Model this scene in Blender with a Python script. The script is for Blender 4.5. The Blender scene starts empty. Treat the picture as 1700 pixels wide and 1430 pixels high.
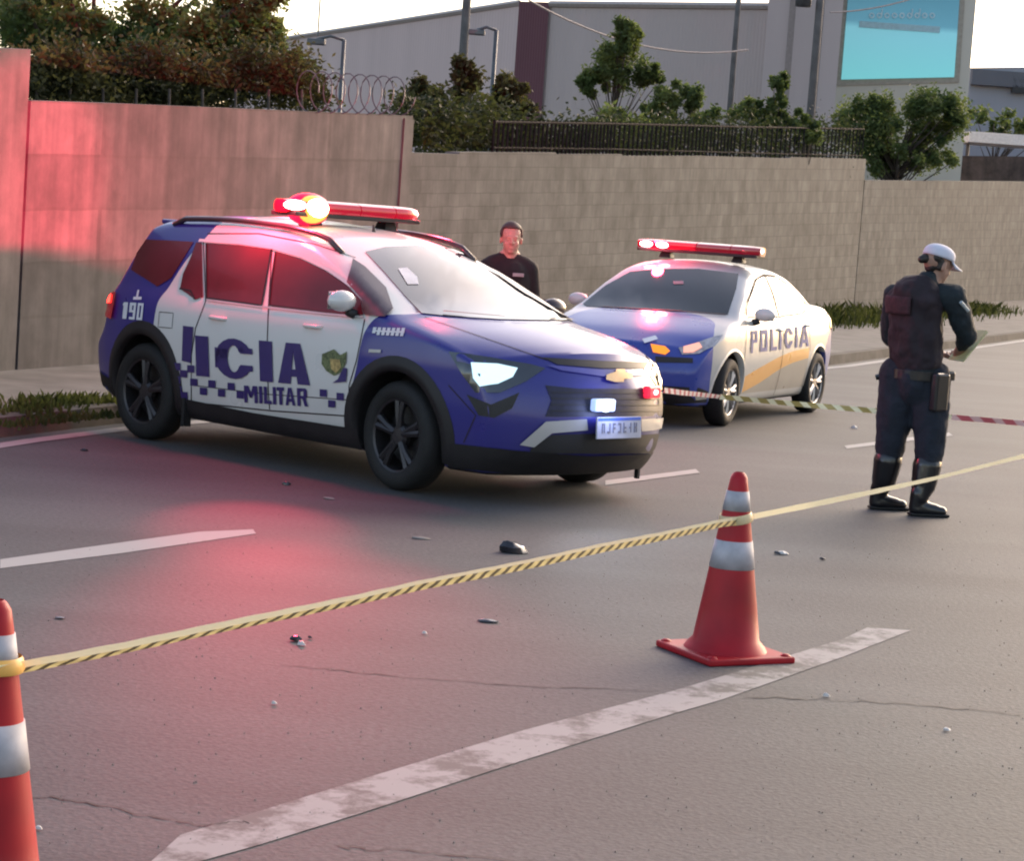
import bpy, bmesh, math, random
import numpy as np
from mathutils import Vector, Matrix, noise
from mathutils.bvhtree import BVHTree
random.seed(7)
R = math.radians
SC = bpy.context.scene
COL = SC.collection

# ------------------------------------------------------------------ camera
FPX, PIT, ROLL, CH = 3600.0, 0.0939, 0.0711, 1.625
PW, PH = 1700.0, 1430.0
fw = Vector((0, math.cos(PIT), -math.sin(PIT)))
r0 = Vector((1, 0, 0)); u0 = r0.cross(fw)
CR = math.cos(ROLL)*r0 + math.sin(ROLL)*u0
CU = -math.sin(ROLL)*r0 + math.cos(ROLL)*u0
CO = Vector((0, 0, CH))
cd = bpy.data.cameras.new('camera'); cam = bpy.data.objects.new('camera', cd); COL.objects.link(cam)
cam.matrix_world = Matrix(((CR.x, CU.x, -fw.x, 0), (CR.y, CU.y, -fw.y, 0), (CR.z, CU.z, -fw.z, CH), (0, 0, 0, 1)))
cd.sensor_fit = 'HORIZONTAL'; cd.sensor_width = 36; cd.lens = 36*FPX/PW
cd.clip_start = .1; cd.clip_end = 3000
SC.camera = cam
SC.cycles.filter_width = 2.1
SC.cycles.max_bounces = 6
SC.cycles.use_denoising = True

# ------------------------------------------------------------------ sky and sun
SUN_EL, SUN_AZ = R(24), R(36)          # azimuth from +Y towards +X
wd = bpy.data.worlds.new('World'); SC.world = wd; wd.use_nodes = True
nt = wd.node_tree; nt.nodes.clear()
sk = nt.nodes.new('ShaderNodeTexSky'); sk.sky_type = 'NISHITA'; sk.sun_disc = False
sk.sun_elevation = SUN_EL; sk.sun_rotation = SUN_AZ; sk.dust_density = 2.2; sk.air_density = 1.0; sk.ozone_density = .6
tint = nt.nodes.new('ShaderNodeMix'); tint.data_type = 'RGBA'; tint.blend_type = 'MULTIPLY'; tint.inputs[0].default_value = 1
tint.inputs[7].default_value = (1.0, .895, .83, 1)
bg = nt.nodes.new('ShaderNodeBackground'); bg.inputs[1].default_value = .13
wo = nt.nodes.new('ShaderNodeOutputWorld')
nt.links.new(sk.outputs[0], tint.inputs[6]); nt.links.new(tint.outputs[2], bg.inputs[0]); nt.links.new(bg.outputs[0], wo.inputs[0])
sd = bpy.data.lights.new('sun', 'SUN'); sd.energy = .5; sd.angle = R(45); sd.color = (1, .90, .76)
so = bpy.data.objects.new('sun', sd); COL.objects.link(so)
sv = Vector((math.sin(SUN_AZ)*math.cos(SUN_EL), math.cos(SUN_AZ)*math.cos(SUN_EL), math.sin(SUN_EL)))
so.rotation_euler = sv.to_track_quat('Z', 'Y').to_euler()
SC.view_settings.view_transform = 'Standard'; SC.view_settings.look = 'None'; SC.view_settings.gamma = 1
SC.view_settings.exposure = 1.6

# ------------------------------------------------------------------ helpers
def ray(px, py):
    return (fw + (px-PW/2)/FPX*CR - (py-PH/2)/FPX*CU)
def G(px, py, z=0.0):                    # pixel -> ground point
    d = ray(px, py); return CO + d*((z-CH)/d.z)
def D(px, py, y):                        # pixel -> point at distance y
    d = ray(px, py); return CO + d*(y/d.y)

def tag(o, label=None, cat=None, group=None, kind=None):
    if label: o['label'] = label
    if cat: o['category'] = cat
    if group: o['group'] = group
    if kind: o['kind'] = kind
    return o
def empty(name, loc=(0, 0, 0), rz=0, **k):
    o = bpy.data.objects.new(name, None); COL.objects.link(o); o.location = loc; o.rotation_euler = (0, 0, rz)
    return tag(o, **k)
def link(name, me, mats, parent=None, smooth=True):
    o = bpy.data.objects.new(name, me); COL.objects.link(o)
    for m in (mats if isinstance(mats, (list, tuple)) else [mats]): me.materials.append(m)
    if smooth:
        me.polygons.foreach_set('use_smooth', [True]*len(me.polygons))
    if parent: o.parent = parent
    return o
def mesh(name, V, F, mats, parent=None, smooth=False):
    me = bpy.data.meshes.new(name); me.from_pydata([tuple(v) for v in V], [], F); me.update()
    return link(name, me, mats, parent, smooth)

class MB:
    def __init__(s): s.V = []; s.F = []; s.M = []
    def add(s, V, F, m=0):
        b = len(s.V); s.V += [Vector(v) for v in V]; s.F += [tuple(i+b for i in f) for f in F]; s.M += [m]*len(F); return s
    def box(s, c, d, rot=None, m=0, taper=1):
        V = []
        for z in (-.5, .5):
            t = taper if z > 0 else 1
            for x, y in ((-.5, -.5), (.5, -.5), (.5, .5), (-.5, .5)): V.append(Vector((x*d[0]*t, y*d[1]*t, z*d[2])))
        if rot is not None: V = [rot @ v for v in V]
        c = Vector(c)
        return s.add([v+c for v in V], [(0, 3, 2, 1), (4, 5, 6, 7), (0, 1, 5, 4), (1, 2, 6, 5), (2, 3, 7, 6), (3, 0, 4, 7)], m)
    def tube(s, pts, rad, n=8, m=0, sx=1, cap=True, up=None):
        pts = [Vector(p) for p in pts]; N = len(pts)
        if not isinstance(rad, (list, tuple)): rad = [rad]*N
        V = []; ref = Vector(up) if up else None
        for i, p in enumerate(pts):
            t = (pts[min(i+1, N-1)]-pts[max(i-1, 0)]).normalized()
            r_ = ref if ref else (Vector((0, 0, 1)) if abs(t.z) < .9 else Vector((1, 0, 0)))
            a = t.cross(r_).normalized(); b = a.cross(t).normalized()
            for k in range(n):
                th = 2*math.pi*k/n; V.append(p + a*math.cos(th)*rad[i]*sx + b*math.sin(th)*rad[i])
        F = [(i*n+k, i*n+(k+1) % n, (i+1)*n+(k+1) % n, (i+1)*n+k) for i in range(N-1) for k in range(n)]
        if cap: F += [tuple(range(n))[::-1], tuple((N-1)*n+k for k in range(n))]
        return s.add(V, F, m)
    def lathe(s, prof, n=32, c=(0, 0, 0), axis='Z', m=0):      # prof: (r, h)
        V = []; c = Vector(c)
        for r_, h in prof:
            for k in range(n):
                a = 2*math.pi*k/n; x, y = r_*math.cos(a), r_*math.sin(a)
                V.append(c + (Vector((x, y, h)) if axis == 'Z' else Vector((x, h, y))))
        F = [(i*n+k, i*n+(k+1) % n, (i+1)*n+(k+1) % n, (i+1)*n+k) for i in range(len(prof)-1) for k in range(n)]
        return s.add(V, F, m)
    def ball(s, c, r_, n=14, m=0):
        if not isinstance(r_, (list, tuple)): r_ = (r_,)*3
        V = []; c = Vector(c); h = n//2
        for i in range(h+1):
            ph = math.pi*i/h
            for k in range(n):
                a = 2*math.pi*k/n
                V.append(c+Vector((r_[0]*math.sin(ph)*math.cos(a), r_[1]*math.sin(ph)*math.sin(a), r_[2]*math.cos(ph))))
        F = [(i*n+k, (i+1)*n+k, (i+1)*n+(k+1) % n, i*n+(k+1) % n) for i in range(h) for k in range(n)]
        return s.add(V, F, m)
    def xf(s, M): s.V = [M @ v for v in s.V]; return s
    def build(s, name, mats, parent=None, smooth=False, bevel=0, sub=0, edge=None):
        me = bpy.data.meshes.new(name); me.from_pydata([tuple(v) for v in s.V], [], s.F); me.update()
        o = link(name, me, mats, parent, smooth)
        me.polygons.foreach_set('material_index', s.M)
        bm = bmesh.new(); bm.from_mesh(me); bmesh.ops.remove_doubles(bm, verts=bm.verts, dist=1e-6)
        bmesh.ops.recalc_face_normals(bm, faces=bm.faces); bm.to_mesh(me); bm.free()
        if bevel:
            b = o.modifiers.new('bevel', 'BEVEL'); b.width = bevel; b.segments = 2; b.limit_method = 'ANGLE'
        if sub:
            b = o.modifiers.new('sub', 'SUBSURF'); b.levels = sub; b.render_levels = sub
        if smooth and edge:
            for e in me.edges: pass
            me.shade_smooth() if hasattr(me, 'shade_smooth') else None
            try: me.set_sharp_from_angle(angle=R(edge))
            except Exception: pass
        return o

# ------------------------------------------------------------------ materials
def new_mat(name):
    m = bpy.data.materials.new(name); m.use_nodes = True
    return m, m.node_tree, m.node_tree.nodes['Principled BSDF']
def N(nt, t, **k):
    n = nt.nodes.new(t)
    for a, b in k.items(): setattr(n, a, b)
    return n
def mat(name, col, rough=.6, metal=0, coat=0, var=.12, scale=8, bump=0, emit=None, es=0, spec=.5, coords='Object', trans=0, sheen=0):
    m, nt, b = new_mat(name)
    b.inputs['Roughness'].default_value = rough; b.inputs['Metallic'].default_value = metal
    b.inputs['Coat Weight'].default_value = coat; b.inputs['Coat Roughness'].default_value = .04
    b.inputs['Specular IOR Level'].default_value = spec
    b.inputs['Transmission Weight'].default_value = trans
    tc = N(nt, 'ShaderNodeTexCoord'); nz = N(nt, 'ShaderNodeTexNoise'); nz.inputs['Scale'].default_value = scale; nz.inputs['Detail'].default_value = 5
    nt.links.new(tc.outputs[coords], nz.inputs[0])
    mx = N(nt, 'ShaderNodeMix', data_type='RGBA')
    mx.inputs[6].default_value = tuple(c*(1-var) for c in col)+(1,); mx.inputs[7].default_value = tuple(min(1, c*(1+var)) for c in col)+(1,)
    rp = N(nt, 'ShaderNodeMapRange'); rp.inputs[1].default_value = .3; rp.inputs[2].default_value = .7
    nt.links.new(nz.outputs[0], rp.inputs[0]); nt.links.new(rp.outputs[0], mx.inputs[0]); nt.links.new(mx.outputs[2], b.inputs['Base Color'])
    if bump:
        bp = N(nt, 'ShaderNodeBump'); bp.inputs['Strength'].default_value = bump; bp.inputs['Distance'].default_value = .01
        n2 = N(nt, 'ShaderNodeTexNoise'); n2.inputs['Scale'].default_value = scale*4; n2.inputs['Detail'].default_value = 4
        nt.links.new(tc.outputs[coords], n2.inputs[0]); nt.links.new(n2.outputs[0], bp.inputs['Height']); nt.links.new(bp.outputs[0], b.inputs['Normal'])
    if emit:
        b.inputs['Emission Color'].default_value = tuple(emit)+(1,); b.inputs['Emission Strength'].default_value = es
    return m

def asphalt_mat():
    m, nt, b = new_mat('worn_asphalt')
    tc = N(nt, 'ShaderNodeTexCoord')
    big = N(nt, 'ShaderNodeTexNoise'); big.inputs['Scale'].default_value = .35; big.inputs['Detail'].default_value = 6; big.inputs['Roughness'].default_value = .6
    fine = N(nt, 'ShaderNodeTexNoise'); fine.inputs['Scale'].default_value = 38; fine.inputs['Detail'].default_value = 6; fine.inputs['Roughness'].default_value = .75
    vo = N(nt, 'ShaderNodeTexVoronoi'); vo.inputs['Scale'].default_value = 60
    mp = N(nt, 'ShaderNodeMapping'); mp.inputs['Rotation'].default_value = (0, 0, R(-30)); mp.inputs['Scale'].default_value = (.25, 1.6, 1)
    st = N(nt, 'ShaderNodeTexNoise'); st.inputs['Scale'].default_value = .8; st.inputs['Detail'].default_value = 4
    for n in (big, fine, vo): nt.links.new(tc.outputs['Object'], n.inputs[0])
    nt.links.new(tc.outputs['Object'], mp.inputs[0]); nt.links.new(mp.outputs[0], st.inputs[0])
    r1 = N(nt, 'ShaderNodeValToRGB'); r1.color_ramp.elements[0].position = .3; r1.color_ramp.elements[1].position = .72
    r1.color_ramp.elements[0].color = (.060, .0615, .064, 1); r1.color_ramp.elements[1].color = (.092, .0925, .094, 1)
    nt.links.new(big.outputs[0], r1.inputs[0])
    mxs = N(nt, 'ShaderNodeMix', data_type='RGBA', blend_type='MULTIPLY'); mxs.inputs[0].default_value = .45
    r3 = N(nt, 'ShaderNodeValToRGB'); r3.color_ramp.elements[0].position = .35; r3.color_ramp.elements[1].position = .65
    r3.color_ramp.elements[0].color = (.55, .55, .55, 1); r3.color_ramp.elements[1].color = (1.1, 1.1, 1.1, 1)
    nt.links.new(st.outputs[0], r3.inputs[0]); nt.links.new(r1.outputs[0], mxs.inputs[6]); nt.links.new(r3.outputs[0], mxs.inputs[7])
    r2 = N(nt, 'ShaderNodeValToRGB'); r2.color_ramp.elements[0].position = .38; r2.color_ramp.elements[1].position = .66
    r2.color_ramp.elements[0].color = (.62, .62, .62, 1); r2.color_ramp.elements[1].color = (1.3, 1.3, 1.28, 1)
    nt.links.new(fine.outputs[0], r2.inputs[0])
    mx = N(nt, 'ShaderNodeMix', data_type='RGBA', blend_type='MULTIPLY'); mx.inputs[0].default_value = .8
    nt.links.new(mxs.outputs[2], mx.inputs[6]); nt.links.new(r2.outputs[0], mx.inputs[7]); nt.links.new(mx.outputs[2], b.inputs['Base Color'])
    b.inputs['Roughness'].default_value = .72; b.inputs['Specular IOR Level'].default_value = .45
    bp = N(nt, 'ShaderNodeBump'); bp.inputs['Strength'].default_value = .22; bp.inputs['Distance'].default_value = .005
    ad = N(nt, 'ShaderNodeMath', operation='ADD'); nt.links.new(fine.outputs[0], ad.inputs[0]); nt.links.new(vo.outputs[0], ad.inputs[1])
    nt.links.new(ad.outputs[0], bp.inputs['Height']); nt.links.new(bp.outputs[0], b.inputs['Normal'])
    return m
def paint_mat(name, col, gap=.47):
    m, nt, b = new_mat(name)
    tc = N(nt, 'ShaderNodeTexCoord'); nz = N(nt, 'ShaderNodeTexNoise'); nz.inputs['Scale'].default_value = 9; nz.inputs['Detail'].default_value = 8; nz.inputs['Roughness'].default_value = .7
    n3 = N(nt, 'ShaderNodeTexNoise'); n3.inputs['Scale'].default_value = 2.6; n3.inputs['Detail'].default_value = 3
    nt.links.new(tc.outputs['Object'], nz.inputs[0]); nt.links.new(tc.outputs['Object'], n3.inputs[0])
    av = N(nt, 'ShaderNodeMath', operation='MULTIPLY_ADD'); av.inputs[1].default_value = .55; nt.links.new(nz.outputs[0], av.inputs[0])
    sc = N(nt, 'ShaderNodeMath', operation='MULTIPLY'); sc.inputs[1].default_value = .45; nt.links.new(n3.outputs[0], sc.inputs[0]); nt.links.new(sc.outputs[0], av.inputs[2])
    rp = N(nt, 'ShaderNodeValToRGB'); rp.color_ramp.elements[0].position = gap-.04; rp.color_ramp.elements[1].position = gap+.05
    rp.color_ramp.elements[0].color = (.11, .105, .10, 1); rp.color_ramp.elements[1].color = tuple(col)+(1,)
    nt.links.new(av.outputs[0], rp.inputs[0]); nt.links.new(rp.outputs[0], b.inputs['Base Color']); b.inputs['Roughness'].default_value = .75
    return m
def concrete_mat(name, a, c, rows=0, streak=.5, mortar=None, cols=1.0):
    """weathered concrete; UV = (metres along the wall, course number)"""
    m, nt, b = new_mat(name)
    tc = N(nt, 'ShaderNodeTexCoord')
    n1 = N(nt, 'ShaderNodeTexNoise'); n1.inputs['Scale'].default_value = 1.7; n1.inputs['Detail'].default_value = 8; n1.inputs['Roughness'].default_value = .65
    nt.links.new(tc.outputs['Object'], n1.inputs[0])
    r1 = N(nt, 'ShaderNodeValToRGB'); r1.color_ramp.elements[0].position = .32; r1.color_ramp.elements[1].position = .7
    r1.color_ramp.elements[0].color = tuple(v*.72 for v in a)+(1,); r1.color_ramp.elements[1].color = tuple(c)+(1,)
    nt.links.new(n1.outputs[0], r1.inputs[0])
    mp = N(nt, 'ShaderNodeMapping'); mp.inputs['Scale'].default_value = (3.2, .09, 1); nt.links.new(tc.outputs['UV'], mp.inputs[0])
    n2 = N(nt, 'ShaderNodeTexNoise'); n2.inputs['Scale'].default_value = 1.6; n2.inputs['Detail'].default_value = 5; nt.links.new(mp.outputs[0], n2.inputs[0])
    r2 = N(nt, 'ShaderNodeValToRGB'); r2.color_ramp.elements[0].position = .35; r2.color_ramp.elements[1].position = .7
    r2.color_ramp.elements[0].color = (.66, .66, .66, 1); r2.color_ramp.elements[1].color = (1.35, 1.33, 1.28, 1)
    nt.links.new(n2.outputs[0], r2.inputs[0])
    mx = N(nt, 'ShaderNodeMix', data_type='RGBA', blend_type='MULTIPLY'); mx.inputs[0].default_value = streak
    nt.links.new(r1.outputs[0], mx.inputs[6]); nt.links.new(r2.outputs[0], mx.inputs[7])
    out = mx.outputs[2]
    bp = N(nt, 'ShaderNodeBump'); bp.inputs['Strength'].default_value = .2; bp.inputs['Distance'].default_value = .01
    nt.links.new(n1.outputs[0], bp.inputs['Height'])
    if rows:
        m2 = N(nt, 'ShaderNodeMapping'); m2.inputs['Scale'].default_value = (cols, 1, 1); nt.links.new(tc.outputs['UV'], m2.inputs[0])
        bk = N(nt, 'ShaderNodeTexBrick'); bk.inputs['Scale'].default_value = 1; bk.inputs['Brick Width'].default_value = 2; bk.inputs['Row Height'].default_value = 1
        bk.inputs['Mortar Size'].default_value = .035; bk.inputs['Mortar Smooth'].default_value = .4
        bk.inputs['Color1'].default_value = (.78, .78, .78, 1); bk.inputs['Color2'].default_value = (1.18, 1.18, 1.17, 1); bk.inputs['Mortar'].default_value = mortar or (.72, .71, .69, 1)
        nt.links.new(m2.outputs[0], bk.inputs[0])
        m3 = N(nt, 'ShaderNodeMix', data_type='RGBA', blend_type='MULTIPLY'); m3.inputs[0].default_value = .8
        nt.links.new(out, m3.inputs[6]); nt.links.new(bk.outputs[0], m3.inputs[7]); out = m3.outputs[2]
    nt.links.new(out, b.inputs['Base Color']); b.inputs['Roughness'].default_value = .9
    nt.links.new(bp.outputs[0], b.inputs['Normal'])
    return m
def leaf_mat(name, c1, c2, rough=.55):
    m, nt, b = new_mat(name)
    oi = N(nt, 'ShaderNodeTexCoord'); nz = N(nt, 'ShaderNodeTexNoise'); nz.inputs['Scale'].default_value = 1.4; nz.inputs['Detail'].default_value = 8
    nt.links.new(oi.outputs['Object'], nz.inputs[0])
    r1 = N(nt, 'ShaderNodeValToRGB'); r1.color_ramp.elements[0].position = .35; r1.color_ramp.elements[1].position = .65
    r1.color_ramp.elements[0].color = tuple(c1)+(1,); r1.color_ramp.elements[1].color = tuple(c2)+(1,)
    nt.links.new(nz.outputs[0], r1.inputs[0]); nt.links.new(r1.outputs[0], b.inputs['Base Color']); b.inputs['Roughness'].default_value = rough
    b.inputs['Specular IOR Level'].default_value = .15
    tr = N(nt, 'ShaderNodeBsdfTranslucent'); ms = N(nt, 'ShaderNodeMixShader'); ms.inputs[0].default_value = .42
    gm = N(nt, 'ShaderNodeMix', data_type='RGBA', blend_type='MULTIPLY'); gm.inputs[0].default_value = 1; gm.inputs[7].default_value = (1.9, 1.9, 1.2, 1)
    nt.links.new(r1.outputs[0], gm.inputs[6]); nt.links.new(gm.outputs[2], tr.inputs[0])
    nt.links.new(b.outputs[0], ms.inputs[1]); nt.links.new(tr.outputs[0], ms.inputs[2]); nt.links.new(ms.outputs[0], nt.nodes['Material Output'].inputs[0])
    return m

M_ASPH = asphalt_mat()
M_LINE = paint_mat('worn_road_paint', (.30, .285, .28), .475)
M_LINE2 = paint_mat('road_paint', (.36, .345, .33), .36)
M_SIDE = mat('sidewalk_concrete', (.13, .122, .115), .9, var=.3, scale=2.5, bump=.3)
M_KERB = mat('kerb_concrete', (.06, .055, .05), .9, var=.4, scale=3, bump=.4)
M_WALL = concrete_mat('rendered_concrete', (.074, .071, .070), (.125, .119, .116), streak=.75)
M_WPANEL = concrete_mat('panel_concrete', (.074, .071, .070), (.125, .119, .116), rows=1, streak=.8, cols=.8, mortar=(.75, .74, .72, 1))
M_BLOCK = concrete_mat('concrete_blocks', (.070, .069, .067), (.125, .123, .119), rows=1, streak=.28, cols=5.0, mortar=(.42, .41, .40, 1))
M_BARK = mat('bark', (.06, .045, .035), .9, var=.3, scale=12, bump=.5)
M_BLACK = mat('black_plastic', (.018, .017, .018), .55, var=.2)
M_RUBBER = mat('tyre_rubber', (.008, .0075, .0075), .75, var=.25, scale=20, bump=.2)
M_ALLOY = mat('alloy', (.30, .29, .29), .35, metal=.7, var=.1)
M_DALLOY = mat('dark_alloy', (.045, .042, .045), .4, metal=.5, var=.15)
M_SILVER = mat('silver_plastic', (.48, .46, .44), .4, metal=.2, var=.05)
M_CHROME = mat('chrome', (.75, .75, .75), .12, metal=1, var=.03)
M_STEEL = mat('galvanised_steel', (.12, .12, .125), .5, metal=.5, var=.2)
M_WHITE = mat('white_paint', (.66, .64, .61), .28, coat=.7, var=.03, scale=3)
M_DECAL = mat('navy_lettering', (.035, .022, .13), .4, coat=.3, var=.05)
M_DECALW = mat('white_lettering', (.7, .7, .72), .4, var=.05)

# ------------------------------------------------------------------ ground
def sheet(name, pts, z, m, kind='structure', sub=False):
    return tag(mesh(name, [(p[0], p[1], z) for p in pts], [tuple(range(len(pts)))], m), kind=kind)
road = sheet('road', [(-400, -200), (500, -200), (500, 900), (-400, 900)], 0, M_ASPH)

def pixsheet(name, top, bot, z, m):
    a = [G(*p) for p in top]; b_ = [G(*p) for p in bot]; n = len(a)
    V = [(p.x, p.y, z) for p in a]+[(p.x, p.y, z) for p in b_]
    return tag(mesh(name, V, [(i, i+1, n+i+1, n+i) for i in range(n-1)], m), kind='structure')
pixsheet('lane_marking', [(300, 1388), (430, 1349), (600, 1296), (870, 1214), (1120, 1148), (1200, 1124), (1400, 1062), (1440, 1043)],
         [(215, 1465), (430, 1405), (600, 1352), (870, 1264), (1120, 1186), (1200, 1163), (1400, 1092), (1512, 1048)], .0025, M_LINE)
pixsheet('lane_marking', [(0, 930), (200, 902), (330, 884), (420, 880)], [(0, 945), (200, 920), (330, 901), (425, 887)], .0025, M_LINE2)
pixsheet('lane_marking', [(1005, 799), (1155, 780)], [(1005, 807), (1162, 786)], .004, M_LINE2)
pixsheet('lane_marking', [(1402, 741), (1575, 719)], [(1406, 746), (1582, 724)], .004, M_LINE2)
# edge line beside the kerb, kerb and pavement along the wall
KL = [(-420, 790), (0, 727), (190, 704), (700, 664), (1100, 632), (1380, 606), (1700, 562), (2100, 512)]   # kerb foot
kp = [G(*p) for p in KL]
def off(pts, d):
    o = []
    for i, p in enumerate(pts):
        t = (pts[min(i+1, len(pts)-1)]-pts[max(i-1, 0)]); nrm = Vector((-t.y, t.x, 0)).normalized(); o.append(p+nrm*d)
    return o
def strip(name, a, b_, za, zb, m, kind='structure', uv=False):
    n = len(a); V = [(p.x, p.y, za) for p in a]+[(p.x, p.y, zb) for p in b_]
    return tag(mesh(name, V, [(i, i+1, n+i+1, n+i) for i in range(n-1)], m), kind=kind)
strip('edge_line', off(kp, -.30), off(kp, -.16), .004, .004, M_LINE2)
WB = [(-700, 713), (0, 640), (660, 583), (1400, 520), (1700, 503), (2100, 482)]
wp = [G(*p) for p in WB]
K = MB(); ka = kp; kb = off(kp, .16); n = len(kp)
V = [Vector((p.x, p.y, 0)) for p in ka]+[Vector((p.x, p.y, .13)) for p in off(kp, .02)]+[Vector((p.x, p.y, .135)) for p in kb]+[Vector((p.x, p.y, 0)) for p in kb]
K.add(V, [(r_*n+i, r_*n+i+1, (r_+1)*n+i+1, (r_+1)*n+i) for r_ in range(3) for i in range(n-1)])
tag(K.build('kerb', M_KERB), kind='structure')
inner = [p+Vector((-3, 6, 0)) for p in wp]
pv = [(p.x, p.y, .12) for p in off(kp, .12)]+[(p.x, p.y, .12) for p in reversed(inner)]
tag(mesh('sidewalk', pv, [tuple(range(len(pv)))], M_SIDE), kind='structure')
# tar seams across the road
M_CRACK = mat('tar_seam', (.06, .058, .055), .8, var=.3, scale=30)
def crack(px, w, name='road_crack'):
    pts = []
    for (a, b_), (c, d) in zip(px[:-1], px[1:]):
        for k in range(14):
            t = k/14; pts.append(G(a+(c-a)*t, b_+(d-b_)*t)+Vector((random.uniform(-1, 1), random.uniform(-1, 1), 0))*.018)
    ww = [w*random.uniform(.2, 1) for _ in pts]; V = []
    for i, p in enumerate(pts):
        t = (pts[min(i+1, len(pts)-1)]-pts[max(i-1, 0)]).normalized(); nn = Vector((-t.y, t.x, 0))
        V += [(p.x+nn.x*ww[i], p.y+nn.y*ww[i], .003), (p.x-nn.x*ww[i], p.y-nn.y*ww[i], .003)]
    tag(mesh(name, V, [(2*i, 2*i+1, 2*i+3, 2*i+2) for i in range(len(pts)-1)], M_CRACK), kind='structure')
crack([(470, 1104), (640, 1122), (860, 1140), (1120, 1150)], .006)
crack([(1240, 1158), (1450, 1166), (1720, 1190)], .007)
crack([(-20, 1316), (120, 1330), (330, 1372), (420, 1366)], .006)
crack([(560, 1408), (760, 1420), (1000, 1440)], .006)

# ------------------------------------------------------------------ walls
def wall(name, stations, m, th, base=.10, rows=12, parent=None, z0=None, **k):
    """stations: (point, top z); a thick wall whose top follows the stations"""
    fine = []
    for (p, z), (q, w) in zip(stations[:-1], stations[1:]):
        kk = max(1, int((q-p).length/.6)); fine += [(p.lerp(q, i/kk), z+(w-z)*i/kk) for i in range(kk)]
    stations = fine+[stations[-1]]; n = len(stations); dist = [0]
    for i in range(1, n): dist.append(dist[-1]+(stations[i][0]-stations[i-1][0]).length)
    t = (stations[-1][0]-stations[0][0]).normalized(); nn = Vector((-t.y, t.x, 0))*th
    me = bpy.data.meshes.new(name); V = []; F = []; UV = []
    for (p, zt) in stations:
        for q, z in ((p, base), (p, zt), (p+nn, zt), (p+nn, base)): V.append((q.x, q.y, z))
    for i in range(n-1):
        a, b_ = 4*i, 4*i+4
        u0_, u1_ = dist[i], dist[i+1]; zl = lambda d: stations[0][1]+(stations[-1][1]-stations[0][1])*d/dist[-1]
        v0_, v1_ = rows*stations[i][1]/zl(u0_), rows*stations[i+1][1]/zl(u1_)
        F.append((a, b_, b_+1, a+1)); UV.append([(u0_, 0), (u1_, 0), (u1_, v1_), (u0_, v0_)])
        F.append((a+1, b_+1, b_+2, a+2)); UV.append([(u0_, rows), (u1_, rows), (u1_, rows+.7), (u0_, rows+.7)])
        F.append((a+2, b_+2, b_+3, a+3)); UV.append([(u0_, rows), (u1_, rows), (u1_, 0), (u0_, 0)])
    F.append((0, 1, 2, 3)); UV.append([(0, 0), (0, rows), (th, rows), (th, 0)])
    e = 4*(n-1); F.append((e, e+3, e+2, e+1)); UV.append([(0, 0), (th, 0), (th, rows), (0, rows)])
    me.from_pydata(V, [], F); uvl = me.uv_layers.new(name='UVMap')
    for pl, uv in zip(me.polygons, UV):
        for li, c in zip(pl.loop_indices, uv): uvl.data[li].uv = c
    o = link(name, me, m, parent, smooth=False)
    return tag(o, **k)
def wz(px, py):                                   # wall line parameter point under pixel x, and z of pixel on it
    for (a, b_), (c, d) in zip(zip(WB[:-1], WB[1:]), zip(wp[:-1], wp[1:])):
        if a[0] <= px <= b_[0]:
            yb = a[1]+(b_[1]-a[1])*(px-a[0])/(b_[0]-a[0]); g = G(px, yb); q = D(px, py, g.y); return g, q.z
w1 = [wz(28, 165), wz(180, 170), wz(420, 180), wz(660, 190)]
wall('concrete_wall', w1, M_WPANEL, .2, rows=5, label='tall rendered concrete wall with vertical stains, lit red, behind the nearer police car', cat='wall')
wall('concrete_wall', [wz(-650, 60), wz(-200, 72), (wz(29, 80)[0]+Vector((-.02, -.03, 0)), wz(29, 80)[1])], M_WALL, .26, rows=5, label='taller pinkish concrete wall end at the left edge of the street wall', cat='wall')
wall('block_wall', [wz(661, 252), wz(740, 254), wz(742, 251), wz(900, 251), wz(902, 254), wz(1010, 254), wz(1012, 257), wz(1150, 257), wz(1290, 261), wz(1292, 259), wz(1416, 262)], M_BLOCK, .2, rows=14, label='grey concrete block wall behind the sedan police car', cat='wall')
wall('block_wall', [wz(1417, 298), wz(1560, 299), wz(1700, 300), wz(2090, 305)], M_BLOCK, .2, rows=15, label='lower stretch of block wall at the far right end', cat='wall')
# panel joints and plinth of the concrete wall
def wall_rib(px, w, name, par, py0=None, prot=.03, m=M_WALL):
    g, z = wz(px, py0); t = (w1[-1][0]-w1[0][0]).normalized(); nn = Vector((-t.y, t.x, 0))
    a = MB(); rot = Matrix.Rotation(math.atan2(t.y, t.x), 3, 'Z')
    a.box(g-nn*(prot/2)+Vector((0, 0, z/2+.03)), (w, prot, z-.14), rot); return a.build(name, m, par)
CW = bpy.data.objects['concrete_wall']
for px, py in ((652, 190),): wall_rib(px, .30, 'pillar', CW, py, .02)

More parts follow.
